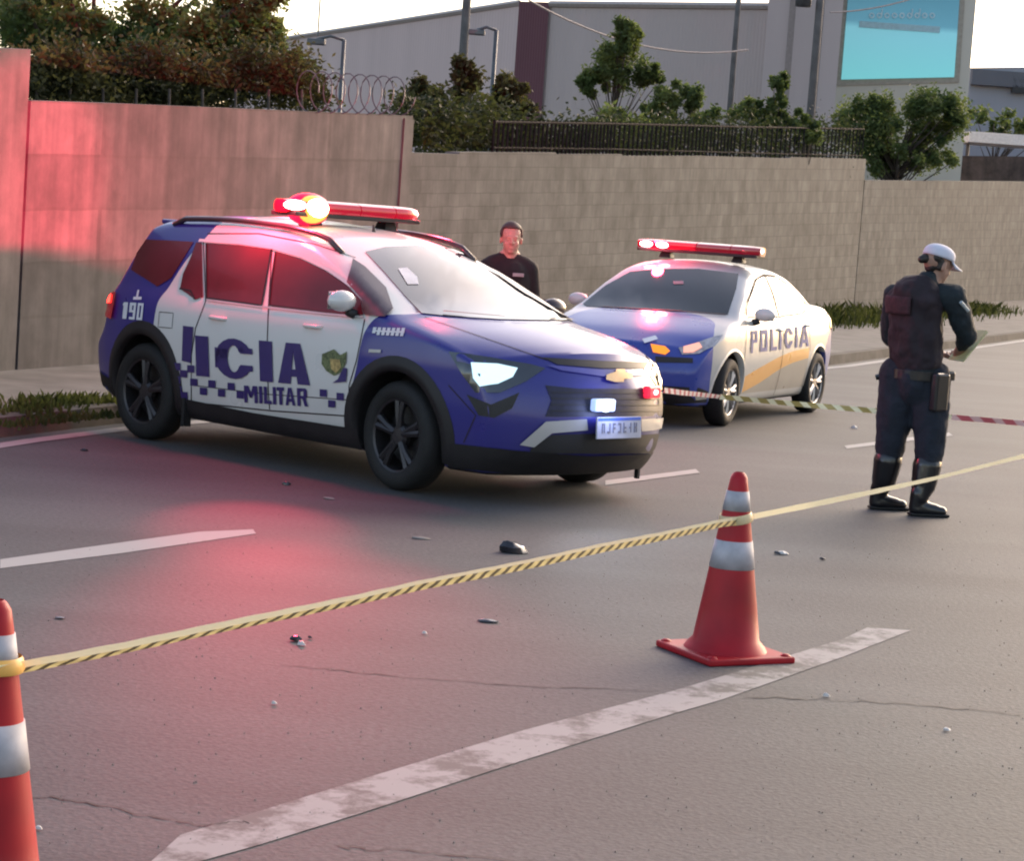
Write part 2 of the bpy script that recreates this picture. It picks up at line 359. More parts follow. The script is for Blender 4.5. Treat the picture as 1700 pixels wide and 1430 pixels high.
# ------------------------------------------------------------------ foliage
def clumps(centre, rad, n, rnd):
    out = []
    for _ in range(n):
        while True:
            v = Vector((rnd.uniform(-1, 1), rnd.uniform(-1, 1), rnd.uniform(-1, 1)))
            if v.length < 1: break
        out.append((Vector(centre)+Vector((v.x*rad[0], v.y*rad[1], v.z*rad[2])), rnd.uniform(.16, .38)*min(rad)*1.3))
    return out
def leaves(mb, cl, per, size, rnd, asp=.45):
    for c, r_ in cl:
        for _ in range(per):
            v = Vector((rnd.gauss(0, .5), rnd.gauss(0, .5), rnd.gauss(0, .5)))*r_
            p = c+v; a = Vector((rnd.uniform(-1, 1), rnd.uniform(-1, 1), rnd.uniform(-.8, .6))).normalized()
            b_ = a.cross(Vector((rnd.uniform(-1, 1), rnd.uniform(-1, 1), rnd.uniform(-1, 1)))).normalized(); s = size*rnd.uniform(.6, 1.3)
            mb.add([p-a*s*.5, p+b_*s*asp*.5, p+a*s*.5, p-b_*s*asp*.5], [(0, 1, 2, 3)])
def plant(name, base, top, blobs, m, label, cat, nper=60, size=.16, seed=1, trunk=.05, group=None, ncl=14):
    """base: ground point; blobs: (centre, radii) of the crown"""
    rnd = random.Random(seed); base = Vector(base)
    root = empty(name, base, label=label, cat=cat, group=group)
    T = MB(); Z = Vector((0, 0, 0)); 
    cl = []
    for c, r_ in blobs: cl += clumps(Vector(c)-base, r_, ncl, rnd)
    tp = Vector(top)-base
    mids = [Z, tp*.35+Vector((rnd.uniform(-.1, .1), 0, 0)), tp*.7+Vector((rnd.uniform(-.15, .15), 0, 0)), tp]
    T.tube(mids, [trunk*1.3, trunk, trunk*.7, trunk*.35], 7)
    for c, r_ in cl[::2]:
        s = mids[1].lerp(mids[3], min(1, max(0, (c.z/tp.z-.35)*.9))); md = (s+c)/2+Vector((0, 0, -.08))
        T.tube([s, md, c], [trunk*.4, trunk*.25, trunk*.1], 5)
    T.build('trunk', M_BARK, root, smooth=True)
    L = MB(); leaves(L, cl, nper, size, rnd)
    me = bpy.data.meshes.new('crown'); me.from_pydata([tuple(v) for v in L.V], [], L.F); link('crown', me, m, root, smooth=False)
    return root
def gnd(px, py, y):                               # the ground point under a far pixel
    p = D(px, py, y); return Vector((p.x, p.y, 0)), p.z
def blob(px, py, y, rx, rz):                      # crown blob centred on a pixel with pixel radii
    s = y/FPX; c = D(px, py, y); return (c, (rx*s, rx*s*.9, rz*s))
M_L1 = leaf_mat('dark_leaves', (.030, .055, .022), (.14, .17, .065))
M_L2 = leaf_mat('mid_leaves', (.045, .07, .028), (.12, .15, .055))
M_L3 = leaf_mat('pale_leaves', (.10, .14, .055), (.2, .23, .10))
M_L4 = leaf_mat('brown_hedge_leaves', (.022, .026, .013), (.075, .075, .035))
M_L5 = leaf_mat('dark_hedge_leaves', (.012, .017, .010), (.04, .05, .022))  # darker leaf tone for the hedge behind the fence
def tree(px, pyb, y, blobs, m, label, cat='tree', name='tree', **k):
    g, _ = gnd(px, pyb, y); bl = [blob(a, b_, y+k.get('dy', 0), c, d) for a, b_, c, d in blobs]; k.pop('dy', None)
    top = bl[0][0]
    return plant(name, g, top, bl, m, label, cat, **k)
tree(170, 200, 27, [(150, 20, 150, 75), (330, 30, 120, 75), (60, 60, 90, 90), (235, 100, 130, 55), (390, 95, 75, 60), (430, 20, 50, 60)], M_L1,
     'big broad leafy tree above the wall at the top left', seed=4, ncl=20, nper=280, size=.10, trunk=.16)
tree(478, 200, 27.5, [(480, 120, 34, 42), (500, 150, 26, 30)], M_L2, 'small yellowish bush beside the coiled razor wire', cat='bush', name='bush', seed=5, nper=60, size=.13, ncl=10, trunk=.03)
# hedge right behind the tall wall, one mass of leaves
rnd = random.Random(9); HB = MB(); cl = []
for i in range(64):
    px = 45+i*7.6; cl += [(D(px, rnd.uniform(102+26*math.sin(i*.55)*math.sin(i*.21), 168), 22.5+px*.007)+Vector((0, rnd.uniform(-.3, .3), 0)), .24) for _ in range(2)]
leaves(HB, cl, 150, .08, rnd)
hg = empty('hedge', G(250, 600)+Vector((0, 3, 0)), label='brownish leafy hedge growing over the top of the tall wall', cat='hedge')
me = bpy.data.meshes.new('foliage'); me.from_pydata([tuple(v-hg.location) for v in HB.V], [], HB.F); link('foliage', me, M_L4, hg, smooth=False)
B_ = MB()
for i in range(9):
    p = D(60+i*55, 170, 22.7+i*.3)-hg.location; B_.tube([Vector((p.x, p.y, 0)), Vector((p.x+.05, p.y, p.z*.6)), p+Vector((0, 0, .15))], [.04, .03, .015], 6)
B_.build('stems', M_BARK, hg, smooth=True)

shr = [
 (735, 32, [(735, 190, 62, 62), (765, 130, 30, 42), (700, 170, 34, 34)], M_L4, 'dark reddish shrub with a green tip left of the slim lamp bracket'),
 (845, 33, [(845, 185, 40, 60), (840, 150, 25, 25)], M_L4, 'dark shrub standing before the maroon band of the building'),
 (1015, 50, [(1022, 100, 52, 42), (1035, 62, 26, 28), (1070, 122, 32, 18), (985, 140, 26, 18)], M_L2, 'slender pale green young tree before the warehouse wall'),
 (1020, 44, [(1020, 215, 62, 40)], M_L1, 'low dark bush under the slender young tree'),
 (1125, 46, [(1125, 165, 42, 26), (1085, 190, 40, 22)], M_L1, 'dark leaning shrub right of the slender young tree'),
 (1170, 48, [(1168, 205, 26, 32)], M_L2, 'small green shrub left of the thin dark pole'),
 (1242, 50, [(1243, 190, 28, 36)], M_L1, 'rounded dark shrub at the foot of the thin dark pole'),
 (1288, 50, [(1288, 160, 20, 42), (1285, 200, 22, 30)], M_L2, 'narrow upright shrub like a column'),
 (1335, 50, [(1337, 208, 24, 30)], M_L1, 'small dark shrub beside the foot of the thick pole'),
]
for i, (px, y, bl, m, lab) in enumerate(shr):
    tree(px, 300, y, bl, m, lab, cat='tree' if i == 2 else 'shrub', name='tree' if i == 2 else 'shrub', seed=20+i, ncl=18 if i < 4 else 14, nper=170, size=.10 if y < 40 else .13, trunk=.04, group='shrubs behind the block wall')
tree(1490, 300, 68, [(1490, 225, 100, 55), (1440, 205, 60, 42), (1555, 195, 46, 45), (1500, 265, 95, 30)], M_L1, 'wide dark bush below the turquoise sign', cat='bush', name='bush', seed=44, ncl=30, nper=220, size=.15, trunk=.1)
tree(1660, 300, 118, [(1650, 205, 60, 26), (1700, 215, 50, 20)], M_L1, 'dark distant hedge bush before the grey building at the right edge', cat='bush', name='bush', seed=45, ncl=16, nper=50, size=.35, trunk=.1)

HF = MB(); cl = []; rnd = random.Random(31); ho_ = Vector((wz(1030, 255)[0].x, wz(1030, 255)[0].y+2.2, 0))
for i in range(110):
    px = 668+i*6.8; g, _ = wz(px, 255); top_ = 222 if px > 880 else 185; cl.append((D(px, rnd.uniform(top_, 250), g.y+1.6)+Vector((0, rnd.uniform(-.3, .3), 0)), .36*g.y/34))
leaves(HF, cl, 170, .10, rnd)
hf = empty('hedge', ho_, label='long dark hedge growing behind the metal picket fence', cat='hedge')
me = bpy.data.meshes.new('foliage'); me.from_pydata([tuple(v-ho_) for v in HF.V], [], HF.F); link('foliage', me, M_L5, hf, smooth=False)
for i in range(8):
    px = 690+i*95; g, _ = wz(px, 255); p = D(px, 245, g.y+1.6)-ho_; B_ = MB(); B_.tube([Vector((p.x, p.y, 0)), Vector((p.x+.05, p.y, p.z*.6)), p], [.04, .03, .015], 6); B_.build('stem', M_BARK, hf, smooth=True)

# weeds along the foot of the wall and kerb
M_GR = leaf_mat('weeds', (.02, .03, .012), (.065, .075, .028))
def weeds(path, n, h, z, seed, spread, name='grass'):
    rnd = random.Random(seed); W = MB()
    for _ in range(n):
        k = rnd.random()*(len(path)-1); i = int(k); p = path[i].lerp(path[i+1], k-i)+Vector((rnd.gauss(0, spread), rnd.gauss(0, spread), 0))
        a = rnd.uniform(0, 6.28); hh = h*rnd.uniform(.3, 1.1); d = Vector((math.cos(a), math.sin(a), 0)); w = .012+.01*hh
        s = Vector((-d.y, d.x, 0))*w; b0 = Vector((p.x, p.y, z)); t = b0+d*hh*rnd.uniform(.2, .7)+Vector((0, 0, hh)); md = b0+d*hh*.15+Vector((0, 0, hh*.6))
        W.add([b0-s, b0+s, md+s*.8, t, md-s*.8], [(0, 1, 2, 3, 4)])
    me = bpy.data.meshes.new(name); me.from_pydata([tuple(v) for v in W.V], [], W.F); return tag(link(name, me, M_GR, smooth=False), kind='stuff')
weeds([G(25, 690, .12), G(80, 672, .12), G(200, 668, .12)], 700, .08, .12, 1, .13)
weeds([G(0, 702, .13), G(190, 684, .13)], 260, .06, .1, 5, .06)
weeds([G(1330, 538, .12), G(1440, 531, .12), G(1560, 522, .12), G(1640, 516, .12)], 2600, .32, .12, 2, .6)
weeds([G(1200, 545, .12), G(1340, 535, .12)], 500, .25, .12, 3, .5)

# ------------------------------------------------------------------ razor wire, fence, poles
rw = MB(); pts = []
a = D(505, 152, 23.6); b_ = D(668, 160, 26.3); turns = 8
for i in range(turns*18+1):
    t = i/(turns*18); th = t*turns*2*math.pi; c = a.lerp(b_, t); ax = (b_-a).normalized(); s = ax.cross(Vector((0, 0, 1)))
    pts.append(c+s*math.cos(th)*.17+Vector((0, 0, 1))*math.sin(th)*.23)
rw.tube(pts, .0075, 5)
tag(rw.build('razor_wire', M_STEEL), label='coiled razor wire on top of the tall concrete wall', cat='razor wire')
fr = empty('metal_fence', G(1100, 560)+Vector((0, 2, 0)), label='dark metal picket fence on top of the block wall', cat='fence')
Fp = []
for px in (800, 1000, 1200, 1412): 
    g, zt = wz(px, {800: 253, 1000: 254, 1200: 258, 1412: 262}[px]); Fp.append((g+Vector((-.04, .1, 0)), zt, D(px, {800: 200, 1000: 203, 1200: 208, 1412: 212}[px], g.y).z))
M_FENCE = mat('fence_paint', (.018, .015, .016), .9, var=.3, spec=.1)
tot = 90
rl = MB(); rl.tube([p+Vector((0, 0, zr-fr.location.z)) - Vector((fr.location.x, fr.location.y, 0)) for p, zt, zr in Fp], .02, 6)
rl.tube([p+Vector((0, 0, zt+.08)) - Vector((fr.location.x, fr.location.y, 0)) for p, zt, zr in Fp], .015, 6)
rl.build('rail', M_FENCE, fr)
for i in range(tot+1):
    k = i/tot*3; j = min(2, int(k)); t = k-j; p = Fp[j][0].lerp(Fp[j+1][0], t); z0_ = Fp[j][1]*(1-t)+Fp[j+1][1]*t; z1_ = Fp[j][2]*(1-t)+Fp[j+1][2]*t
    pk = MB(); pk.tube([(p.x-fr.location.x, p.y-fr.location.y, z0_-.02), (p.x-fr.location.x, p.y-fr.location.y, z1_+.03)], .018, 4); pk.build('picket', M_FENCE, fr)

M_POLE = mat('weathered_pole', (.10, .09, .085), .8, var=.25, scale=4)
def pole(px, pt, y, r_, label, name='utility_pole', m=M_POLE, arm=None, cat='pole', xt=None):
    g, z = gnd(px, pt, y); rt = empty(name, g, label=label, cat=cat)
    a = MB(); a.tube([(0, 0, -.1), (0, 0, z*.5), (0, 0, z)], [r_, r_*.9, r_*.75], 10); a.build('shaft', m, rt, smooth=True)
    if arm: arm(rt, z)
    return rt
def cross(rt, z):
    a = MB(); a.box((0, -.12, z-1.3), (1.8, .1, .12)); a.build('crossarm', M_POLE, rt)
    for x in (-.8, -.45, .45, .8):
        a = MB(); a.tube([(x, -.12, z-1.24), (x, -.12, z-1.02)], .04, 6); a.build('insulator', M_BLACK, rt)
def trans(rt, z):
    a = MB(); a.lathe([(.001, -.3), (.2, -.3), (.22, .3), (.001, .32)], 14, (-.42, 0, z-2.9)); a.build('transformer', M_STEEL, rt, smooth=True)
pole(786, -160, 62, .15, 'thick dark utility pole left of the maroon band', arm=cross)
pole(1242, -200, 74, .11, 'thin dark utility pole before the light brown wall', arm=None)
pole(1378, -200, 56, .12, 'dark pole with cables and a bracket left of the turquoise sign', arm=trans)
def bracket(px, pt, pa, y, r_, label):
    g, z = gnd(px, pt, y); rt = empty('lamp_post', g, label=label, cat='lamp post'); s = y/FPX
    a = MB(); a.tube([(0, 0, -.1), (0, 0, z)], r_, 8); a.build('shaft', M_STEEL, rt, smooth=True)
    a = MB(); a.tube([(0, 0, z), (-(px-pa)*s*.5, 0, z+.05), (-(px-pa)*s, 0, z-.02)], r_*.7, 8); a.build('arm', M_STEEL, rt, smooth=True)
    a = MB(); a.box((-(px-pa)*s, 0, z-.06), (.3, .14, .1)); a.build('lamp_head', M_STEEL, rt, bevel=.02)
bracket(571, 66, 526, 36, .035, 'slim grey lamp post with a short arm above the razor wire')
bracket(824, 50, 792, 40, .04, 'slim lamp post with a short arm beside the thick utility pole')
# cables
def cable(a, b_, sag, label, r_=.012):
    c = MB(); pts = [Vector(a).lerp(Vector(b_), t/16)-Vector((0, 0, sag*4*(t/16)*(1-t/16))) for t in range(17)]; c.tube(pts, r_, 5)
    tag(c.build('cable', mat('cable_sheath', (.3, .25, .24), .6)), label=label, cat='cable')
cable(D(786, -60, 62), D(1242, 82, 74), .9, 'pale cable sagging from the thick utility pole to the thin dark pole', .03)
cable(D(1378, 20, 56), D(1640, -60, 60), .3, 'dark cable running right from the pole by the turquoise sign', .02)
g, z = gnd(535, -60, 80)
a = MB(); a.tube([(0, 0, 8), (0, 0, z)], .03, 6); o = a.build('antenna_mast', M_STEEL); o.location = g; tag(o, label='thin mast rising behind the roof edge near the big tree', cat='antenna')

# ------------------------------------------------------------------ buildings
def bmat(name, col, var=.08, lines=0):
    m, nt, b = new_mat(name)
    tc = N(nt, 'ShaderNodeTexCoord'); mp = N(nt, 'ShaderNodeMapping'); mp.inputs['Scale'].default_value = (.6, .6, .07)
    nz = N(nt, 'ShaderNodeTexNoise'); nz.inputs['Scale'].default_value = 1.2; nz.inputs['Detail'].default_value = 6
    nt.links.new(tc.outputs['Object'], mp.inputs[0]); nt.links.new(mp.outputs[0], nz.inputs[0])
    mx = N(nt, 'ShaderNodeMix', data_type='RGBA'); mx.inputs[6].default_value = tuple(c*(1-var*2) for c in col)+(1,); mx.inputs[7].default_value = tuple(c*(1+var) for c in col)+(1,)
    nt.links.new(nz.outputs[0], mx.inputs[0]); nt.links.new(mx.outputs[2], b.inputs['Base Color']); b.inputs['Roughness'].default_value = .85
    if lines:
        wv = N(nt, 'ShaderNodeTexWave', bands_direction='X'); wv.inputs['Scale'].default_value = lines
        nt.links.new(tc.outputs['Object'], wv.inputs[0]); bp = N(nt, 'ShaderNodeBump'); bp.inputs['Strength'].default_value = .4; bp.inputs['Distance'].default_value = .03
        nt.links.new(wv.outputs[0], bp.inputs['Height']); nt.links.new(bp.outputs[0], b.inputs['Normal'])
    return m
def prism(name, pts, tops, m, par, o=Vector((0, 0, 0)), base=0):
    n = len(pts); V = [Vector((p.x, p.y, base))-o for p in pts]+[Vector((p.x, p.y, t))-o for p, t in zip(pts, tops)]
    F = [(i, (i+1) % n, n+(i+1) % n, n+i) for i in range(n)]+[tuple(range(n, 2*n)), tuple(range(n))[::-1]]
    return mesh(name, V, F, m, par)
def PD(px, py, y): p = D(px, py, y); return Vector((p.x, p.y, 0)), p.z
MB1 = bmat('grey_cladding', (.56, .43, .40), lines=2.5); MB2 = bmat('warm_cladding', (.46, .37, .34), lines=2.5); MM = bmat('maroon_band', (.12, .04, .05), lines=3)
WH = empty('warehouse', PD(700, 300, 95)[0], label='large grey clad warehouse with a maroon corner band behind the walls', cat='building')
o = WH.location
A_, za = PD(380, 78, 128); B0, zb = PD(862, 4, 92); C0, zc = PD(912, 6, 90); E0, ze = PD(1290, 10, 84)
back = Vector((6, 45, 0))
prism('side_wall', [A_, B0, B0+back, A_+back], [za, zb, zb, za], MB1, WH, o)
mb_ = prism('corner_band', [B0+Vector((0, -.15, 0)), C0+Vector((0, -.15, 0)), C0+Vector((0, 3, 0)), B0+Vector((0, 3, 0))], [zb+.05, zc+.05, zc+.05, zb+.05], MM, WH, o)
prism('front_wall', [C0, E0, E0+back, C0+back], [zc, ze, ze, zc], MB2, WH, o)
cp = MB()
for (p, z0_), (q, z1_) in (((A_, za), (B0, zb)), ((C0, zc), (E0, ze))):
    cp.tube([p-o+Vector((0, -.12, z0_)), q-o+Vector((0, -.12, z1_))], .12, 4)
cp.build('coping', mat('pale_coping', (.42, .36, .33), .6), WH)
# beige tower block beside the sign
BT = empty('building', PD(1330, 300, 80)[0], label='plain pinkish beige building block left of the turquoise sign', cat='building'); o = BT.location
a, _ = PD(1268, 100, 80); b_, _ = PD(1392, 100, 78)
prism('facade', [a, b_, b_+Vector((2.2, 20, 0)), a+Vector((2.2, 20, 0))], [14]*4, bmat('beige_render', (.46, .37, .345)), BT, o)
jt = MB()
for t in (.34, .72):
    p = a.lerp(b_, t)-o; jt.box(p+Vector((0, -.03, 7)), (.25, .1, 13.9))
jt.build('downpipe', mat('downpipe_paint', (.27, .22, .2), .7), BT)
# sign pylon
SG = empty('sign_pylon', PD(1500, 300, 90)[0], label='pale pylon carrying a backlit turquoise sign panel', cat='sign'); o = SG.location
a, _ = PD(1384, 100, 90); b_, _ = PD(1612, 100, 90)
prism('pylon', [a, b_, b_+Vector((0, 4, 0)), a+Vector((0, 4, 0))], [16]*4, bmat('pale_greenish_render', (.6, .56, .47)), SG, o)
def quad_on(px4, y, dy):
    return [D(px, py, y)+Vector((0, dy, 0)) for px, py in px4]
q = quad_on([(1396, 132), (1583, 128), (1596, -60), (1412, -60)], 90, -.14)
fr_ = quad_on([(1388, 142), (1592, 137), (1606, -66), (1404, -66)], 90, -.05)
def slab(name, q, th, m, par):
    V = [p-o for p in q]+[p-o+Vector((0, th, 0)) for p in q]
    return mesh(name, V, [(0, 1, 2, 3), (7, 6, 5, 4), (0, 4, 5, 1), (1, 5, 6, 2), (2, 6, 7, 3), (3, 7, 4, 0)], m, par)
slab('sign_frame', fr_, .2, mat('brass_frame', (.35, .30, .24), .5), SG)
m, nt_, b0 = new_mat('turquoise_panel'); tc = N(nt_, 'ShaderNodeTexCoord'); sp = N(nt_, 'ShaderNodeSeparateXYZ'); rp = N(nt_, 'ShaderNodeValToRGB')
mr = N(nt_, 'ShaderNodeMapRange'); zlo = D(1490, 130, 90).z; zhi = D(1490, 0, 90).z; mr.inputs[1].default_value = zlo; mr.inputs[2].default_value = zhi
e = rp.color_ramp.elements; e[0].color = (.16, .52, .54, 1); e[1].color = (.06, .20, .27, 1); e[1].position = 1
x = rp.color_ramp.elements.new(.62); x.color = (.17, .45, .52, 1); x = rp.color_ramp.elements.new(.70); x.color = (.08, .25, .33, 1)
nt_.links.new(tc.outputs['Object'], sp.inputs[0]); nt_.links.new(sp.outputs[2], mr.inputs[0]); nt_.links.new(mr.outputs[0], rp.inputs[0])
nt_.links.new(rp.outputs[0], b0.inputs['Base Color']); nt_.links.new(rp.outputs[0], b0.inputs['Emission Color']); b0.inputs['Emission Strength'].default_value = .22; b0.inputs['Roughness'].default_value = .3
slab('sign_panel', q, .1, m, SG)
LT = MB(); rs = random.Random(2)
for i in range(9):
    p = D(1446+i*12.5, 26, 90)+Vector((0, -.2, 0))-o; hgt = .26 if i in (1, 5, 6) else .18
    LT.lathe([(.115, -.02), (.115, .02), (.06, .02), (.06, -.02), (.115, -.02)], 14, p, axis='Y')
    if hgt > .2: LT.box(p+Vector((.1, 0, .13)), (.05, .03, .3))
LT.build('sign_letters', mat('sign_letter_white', (.5, .66, .70), .5), SG)
LT = MB(); LT.box(D(1492, 45, 90)+Vector((0, -.2, 0))-o, (3.3, .03, .26)); LT.build('sign_stripe', mat('sign_stripe', (.38, .58, .62), .5), SG)
# distant building at the right edge and white strip
GB = empty('building', PD(1660, 300, 130)[0], label='low bluish grey building at the far right edge', cat='building'); o = GB.location
a, z0_ = PD(1612, 112, 130); b_, z1_ = PD(1900, 108, 130)
prism('wall', [a, b_, b_+Vector((0, 20, 0)), a+Vector((0, 20, 0))], [z0_, z1_, z1_, z0_], bmat('blue_grey_render', (.3, .3, .33)), GB, o)
rf = MB(); rf.box((a+b_)/2-o+Vector((0, -.3, z0_-.55)), ((b_-a).length, .5, .9)); rf.build('fascia', bmat('fascia_grey', (.13, .13, .145)), GB)
wn = MB(); p = D(1693, 140, 129.6)-o
wn.box(p, (.9, .3, 1.0)); wn.build('window', M_BLACK, GB)
AW = empty('awning', PD(1650, 300, 105)[0], label='long white flat canopy roof above the right wall', cat='canopy'); o = AW.location
a = D(1598, 238, 105)-o; b_ = D(1900, 240, 105)-o
c = MB(); c.box((a+b_)/2, ((b_-a).length, 3, .5)); c.build('roof', mat('canopy_white', (.8, .78, .76), .5), AW)
for t in (0.03, .5, .97):
    p = a.lerp(b_, t); c = MB(); c.tube([(p.x, p.y, 0), (p.x, p.y, p.z)], .08, 8); c.build('post', M_STEEL, AW)
dw = wall('boundary_wall', [(PD(1560, 262, 98)[0], D(1560, 258, 98).z), (PD(1900, 262, 100)[0], D(1900, 262, 100).z)], concrete_mat('brown_wall', (.06, .045, .04), (.12, .09, .08)), .2, label='dark brown wall rising behind the lower block wall', cat='wall')

# ------------------------------------------------------------------ cars
def pchip(xs, ys):
    xs = list(xs); ys = list(ys); n = len(xs); h = [xs[i+1]-xs[i] for i in range(n-1)]; d = [(ys[i+1]-ys[i])/h[i] for i in range(n-1)]
    mm = [d[0]]+[0 if d[i-1]*d[i] <= 0 else 2/(1/d[i-1]+1/d[i]) for i in range(1, n-1)]+[d[-1]]
    def f(x):
        if x <= xs[0]: return ys[0]
        if x >= xs[-1]: return ys[-1]
        i = 0
        while x > xs[i+1]: i += 1
        t = (x-xs[i])/h[i]
        return (ys[i]*(1+2*t)*(1-t)**2 + h[i]*mm[i]*t*(1-t)**2 + ys[i+1]*t*t*(3-2*t) + h[i]*mm[i+1]*t*t*(t-1))
    return f
def polycurve(pts):
    """smooth curve through points, parametrised 0..1 by chord length"""
    ch = [0]
    for a, b_ in zip(pts[:-1], pts[1:]): ch.append(ch[-1]+math.hypot(b_[0]-a[0], b_[1]-a[1]))
    ch = [c/ch[-1] for c in ch]; fx = pchip(ch, [p[0] for p in pts]); fz = pchip(ch, [p[1] for p in pts])
    return (lambda t: (fx(t), fz(t))), ch
class CarBody:
    def __init__(s, bottom, front, top, rear, W, taper, crown, bulge_f, bulge_r, greentop):
        """profile curves in (x, z) at the shoulder; W(z) half width; taper(x) plan narrowing"""
        NU, NV, NW = 150, 44, 26
        cb, _ = polycurve(bottom); cf, _ = polycurve(front); ct, _ = polycurve(top); cr, _ = polycurve(rear)
        Wf = pchip(*zip(*W)); Tf = pchip(*zip(*taper))
        def P(u, v):
            b_ = cb(u); t = ct(u); l = cr(v); r_ = cf(v)
            c00 = cb(0); c10 = cb(1); c01 = ct(0); c11 = ct(1)
            return tuple((1-v)*b_[k]+v*t[k]+(1-u)*l[k]+u*r_[k]-((1-u)*(1-v)*c00[k]+u*(1-v)*c10[k]+(1-u)*v*c01[k]+u*v*c11[k]) for k in (0, 1))
        V = []; F = []; idx = {}
        def halfw(x, z): return Wf(z)*Tf(x)
        # boundary points for rounding
        side = {}
        rr = .055
        grid = [[P(i/NU, j/NV) for j in range(NV+1)] for i in range(NU+1)]
        for i in range(NU+1):
            for j in range(NV+1):
                x, z = grid[i][j]
                d = min(math.dist(grid[i][j], grid[i][0]), math.dist(grid[i][j], grid[i][NV]), math.dist(grid[i][j], grid[0][j]), math.dist(grid[i][j], grid[NU][j]))
                y = halfw(x, z)
                if d < rr: y -= rr*(1-math.sqrt(max(0, 1-(1-d/rr)**2)))*.9
                side[i, j] = (x, y, z)
        for sg in (1, -1):
            for i in range(NU+1):
                for j in range(NV+1):
                    x, y, z = side[i, j]; idx[sg, i, j] = len(V); V.append((x, sg*y, z))
            for i in range(NU):
                for j in range(NV):
                    q = (idx[sg, i, j], idx[sg, i+1, j], idx[sg, i+1, j+1], idx[sg, i, j+1]); F.append(q if sg < 0 else q[::-1])
        border = [(i, 0) for i in range(NU)]+[(NU, j) for j in range(NV)]+[(i, NV) for i in range(NU, 0, -1)]+[(0, j) for j in range(NV, 0, -1)]
        xc = grid[NU//2][0][0]
        rings = []
        for (i, j) in border:
            x, y, z = side[i, j]; row = [idx[-1, i, j]]
            # outward bulge: mix of crown on top, bulge at ends
            if j == NV:
                u = i/NU; nx, nz = 0, crown(x); 
                fe = max(0, (u-.86)/.14); re = max(0, (.06-u)/.06); nx = bulge_f*fe**1.5-bulge_r*re
            elif i == NU: nx, nz = bulge_f*(.55+.45*min(1, j/NV*4)), crown(x)*(j/NV)**3
            elif i == 0: nx, nz = -bulge_r*(1 if j else .6), crown(x)*(j/NV)**3
            else:
                u = i/NU; nx = bulge_f*.55*max(0, (u-.86)/.14)-bulge_r*.6*max(0, (.08-u)/.08); nz = 0
            for k in range(1, NW):
                a = -1+2*k/NW; aa = math.copysign(abs(a)**.9, a); g_ = 1-abs(aa)**2.2
                row.append(len(V)); V.append((x+nx*g_, aa*y, z+nz*g_))
            row.append(idx[1, i, j]); rings.append(row)
        n = len(rings)
        for a in range(n):
            b_ = (a+1) % n
            for k in range(NW): F.append((rings[a][k], rings[a][k+1], rings[b_][k+1], rings[b_][k]))
        s.V, s.F = V, F
        s.bvh = BVHTree.FromPolygons([Vector(v) for v in V], F)
        s.side = side

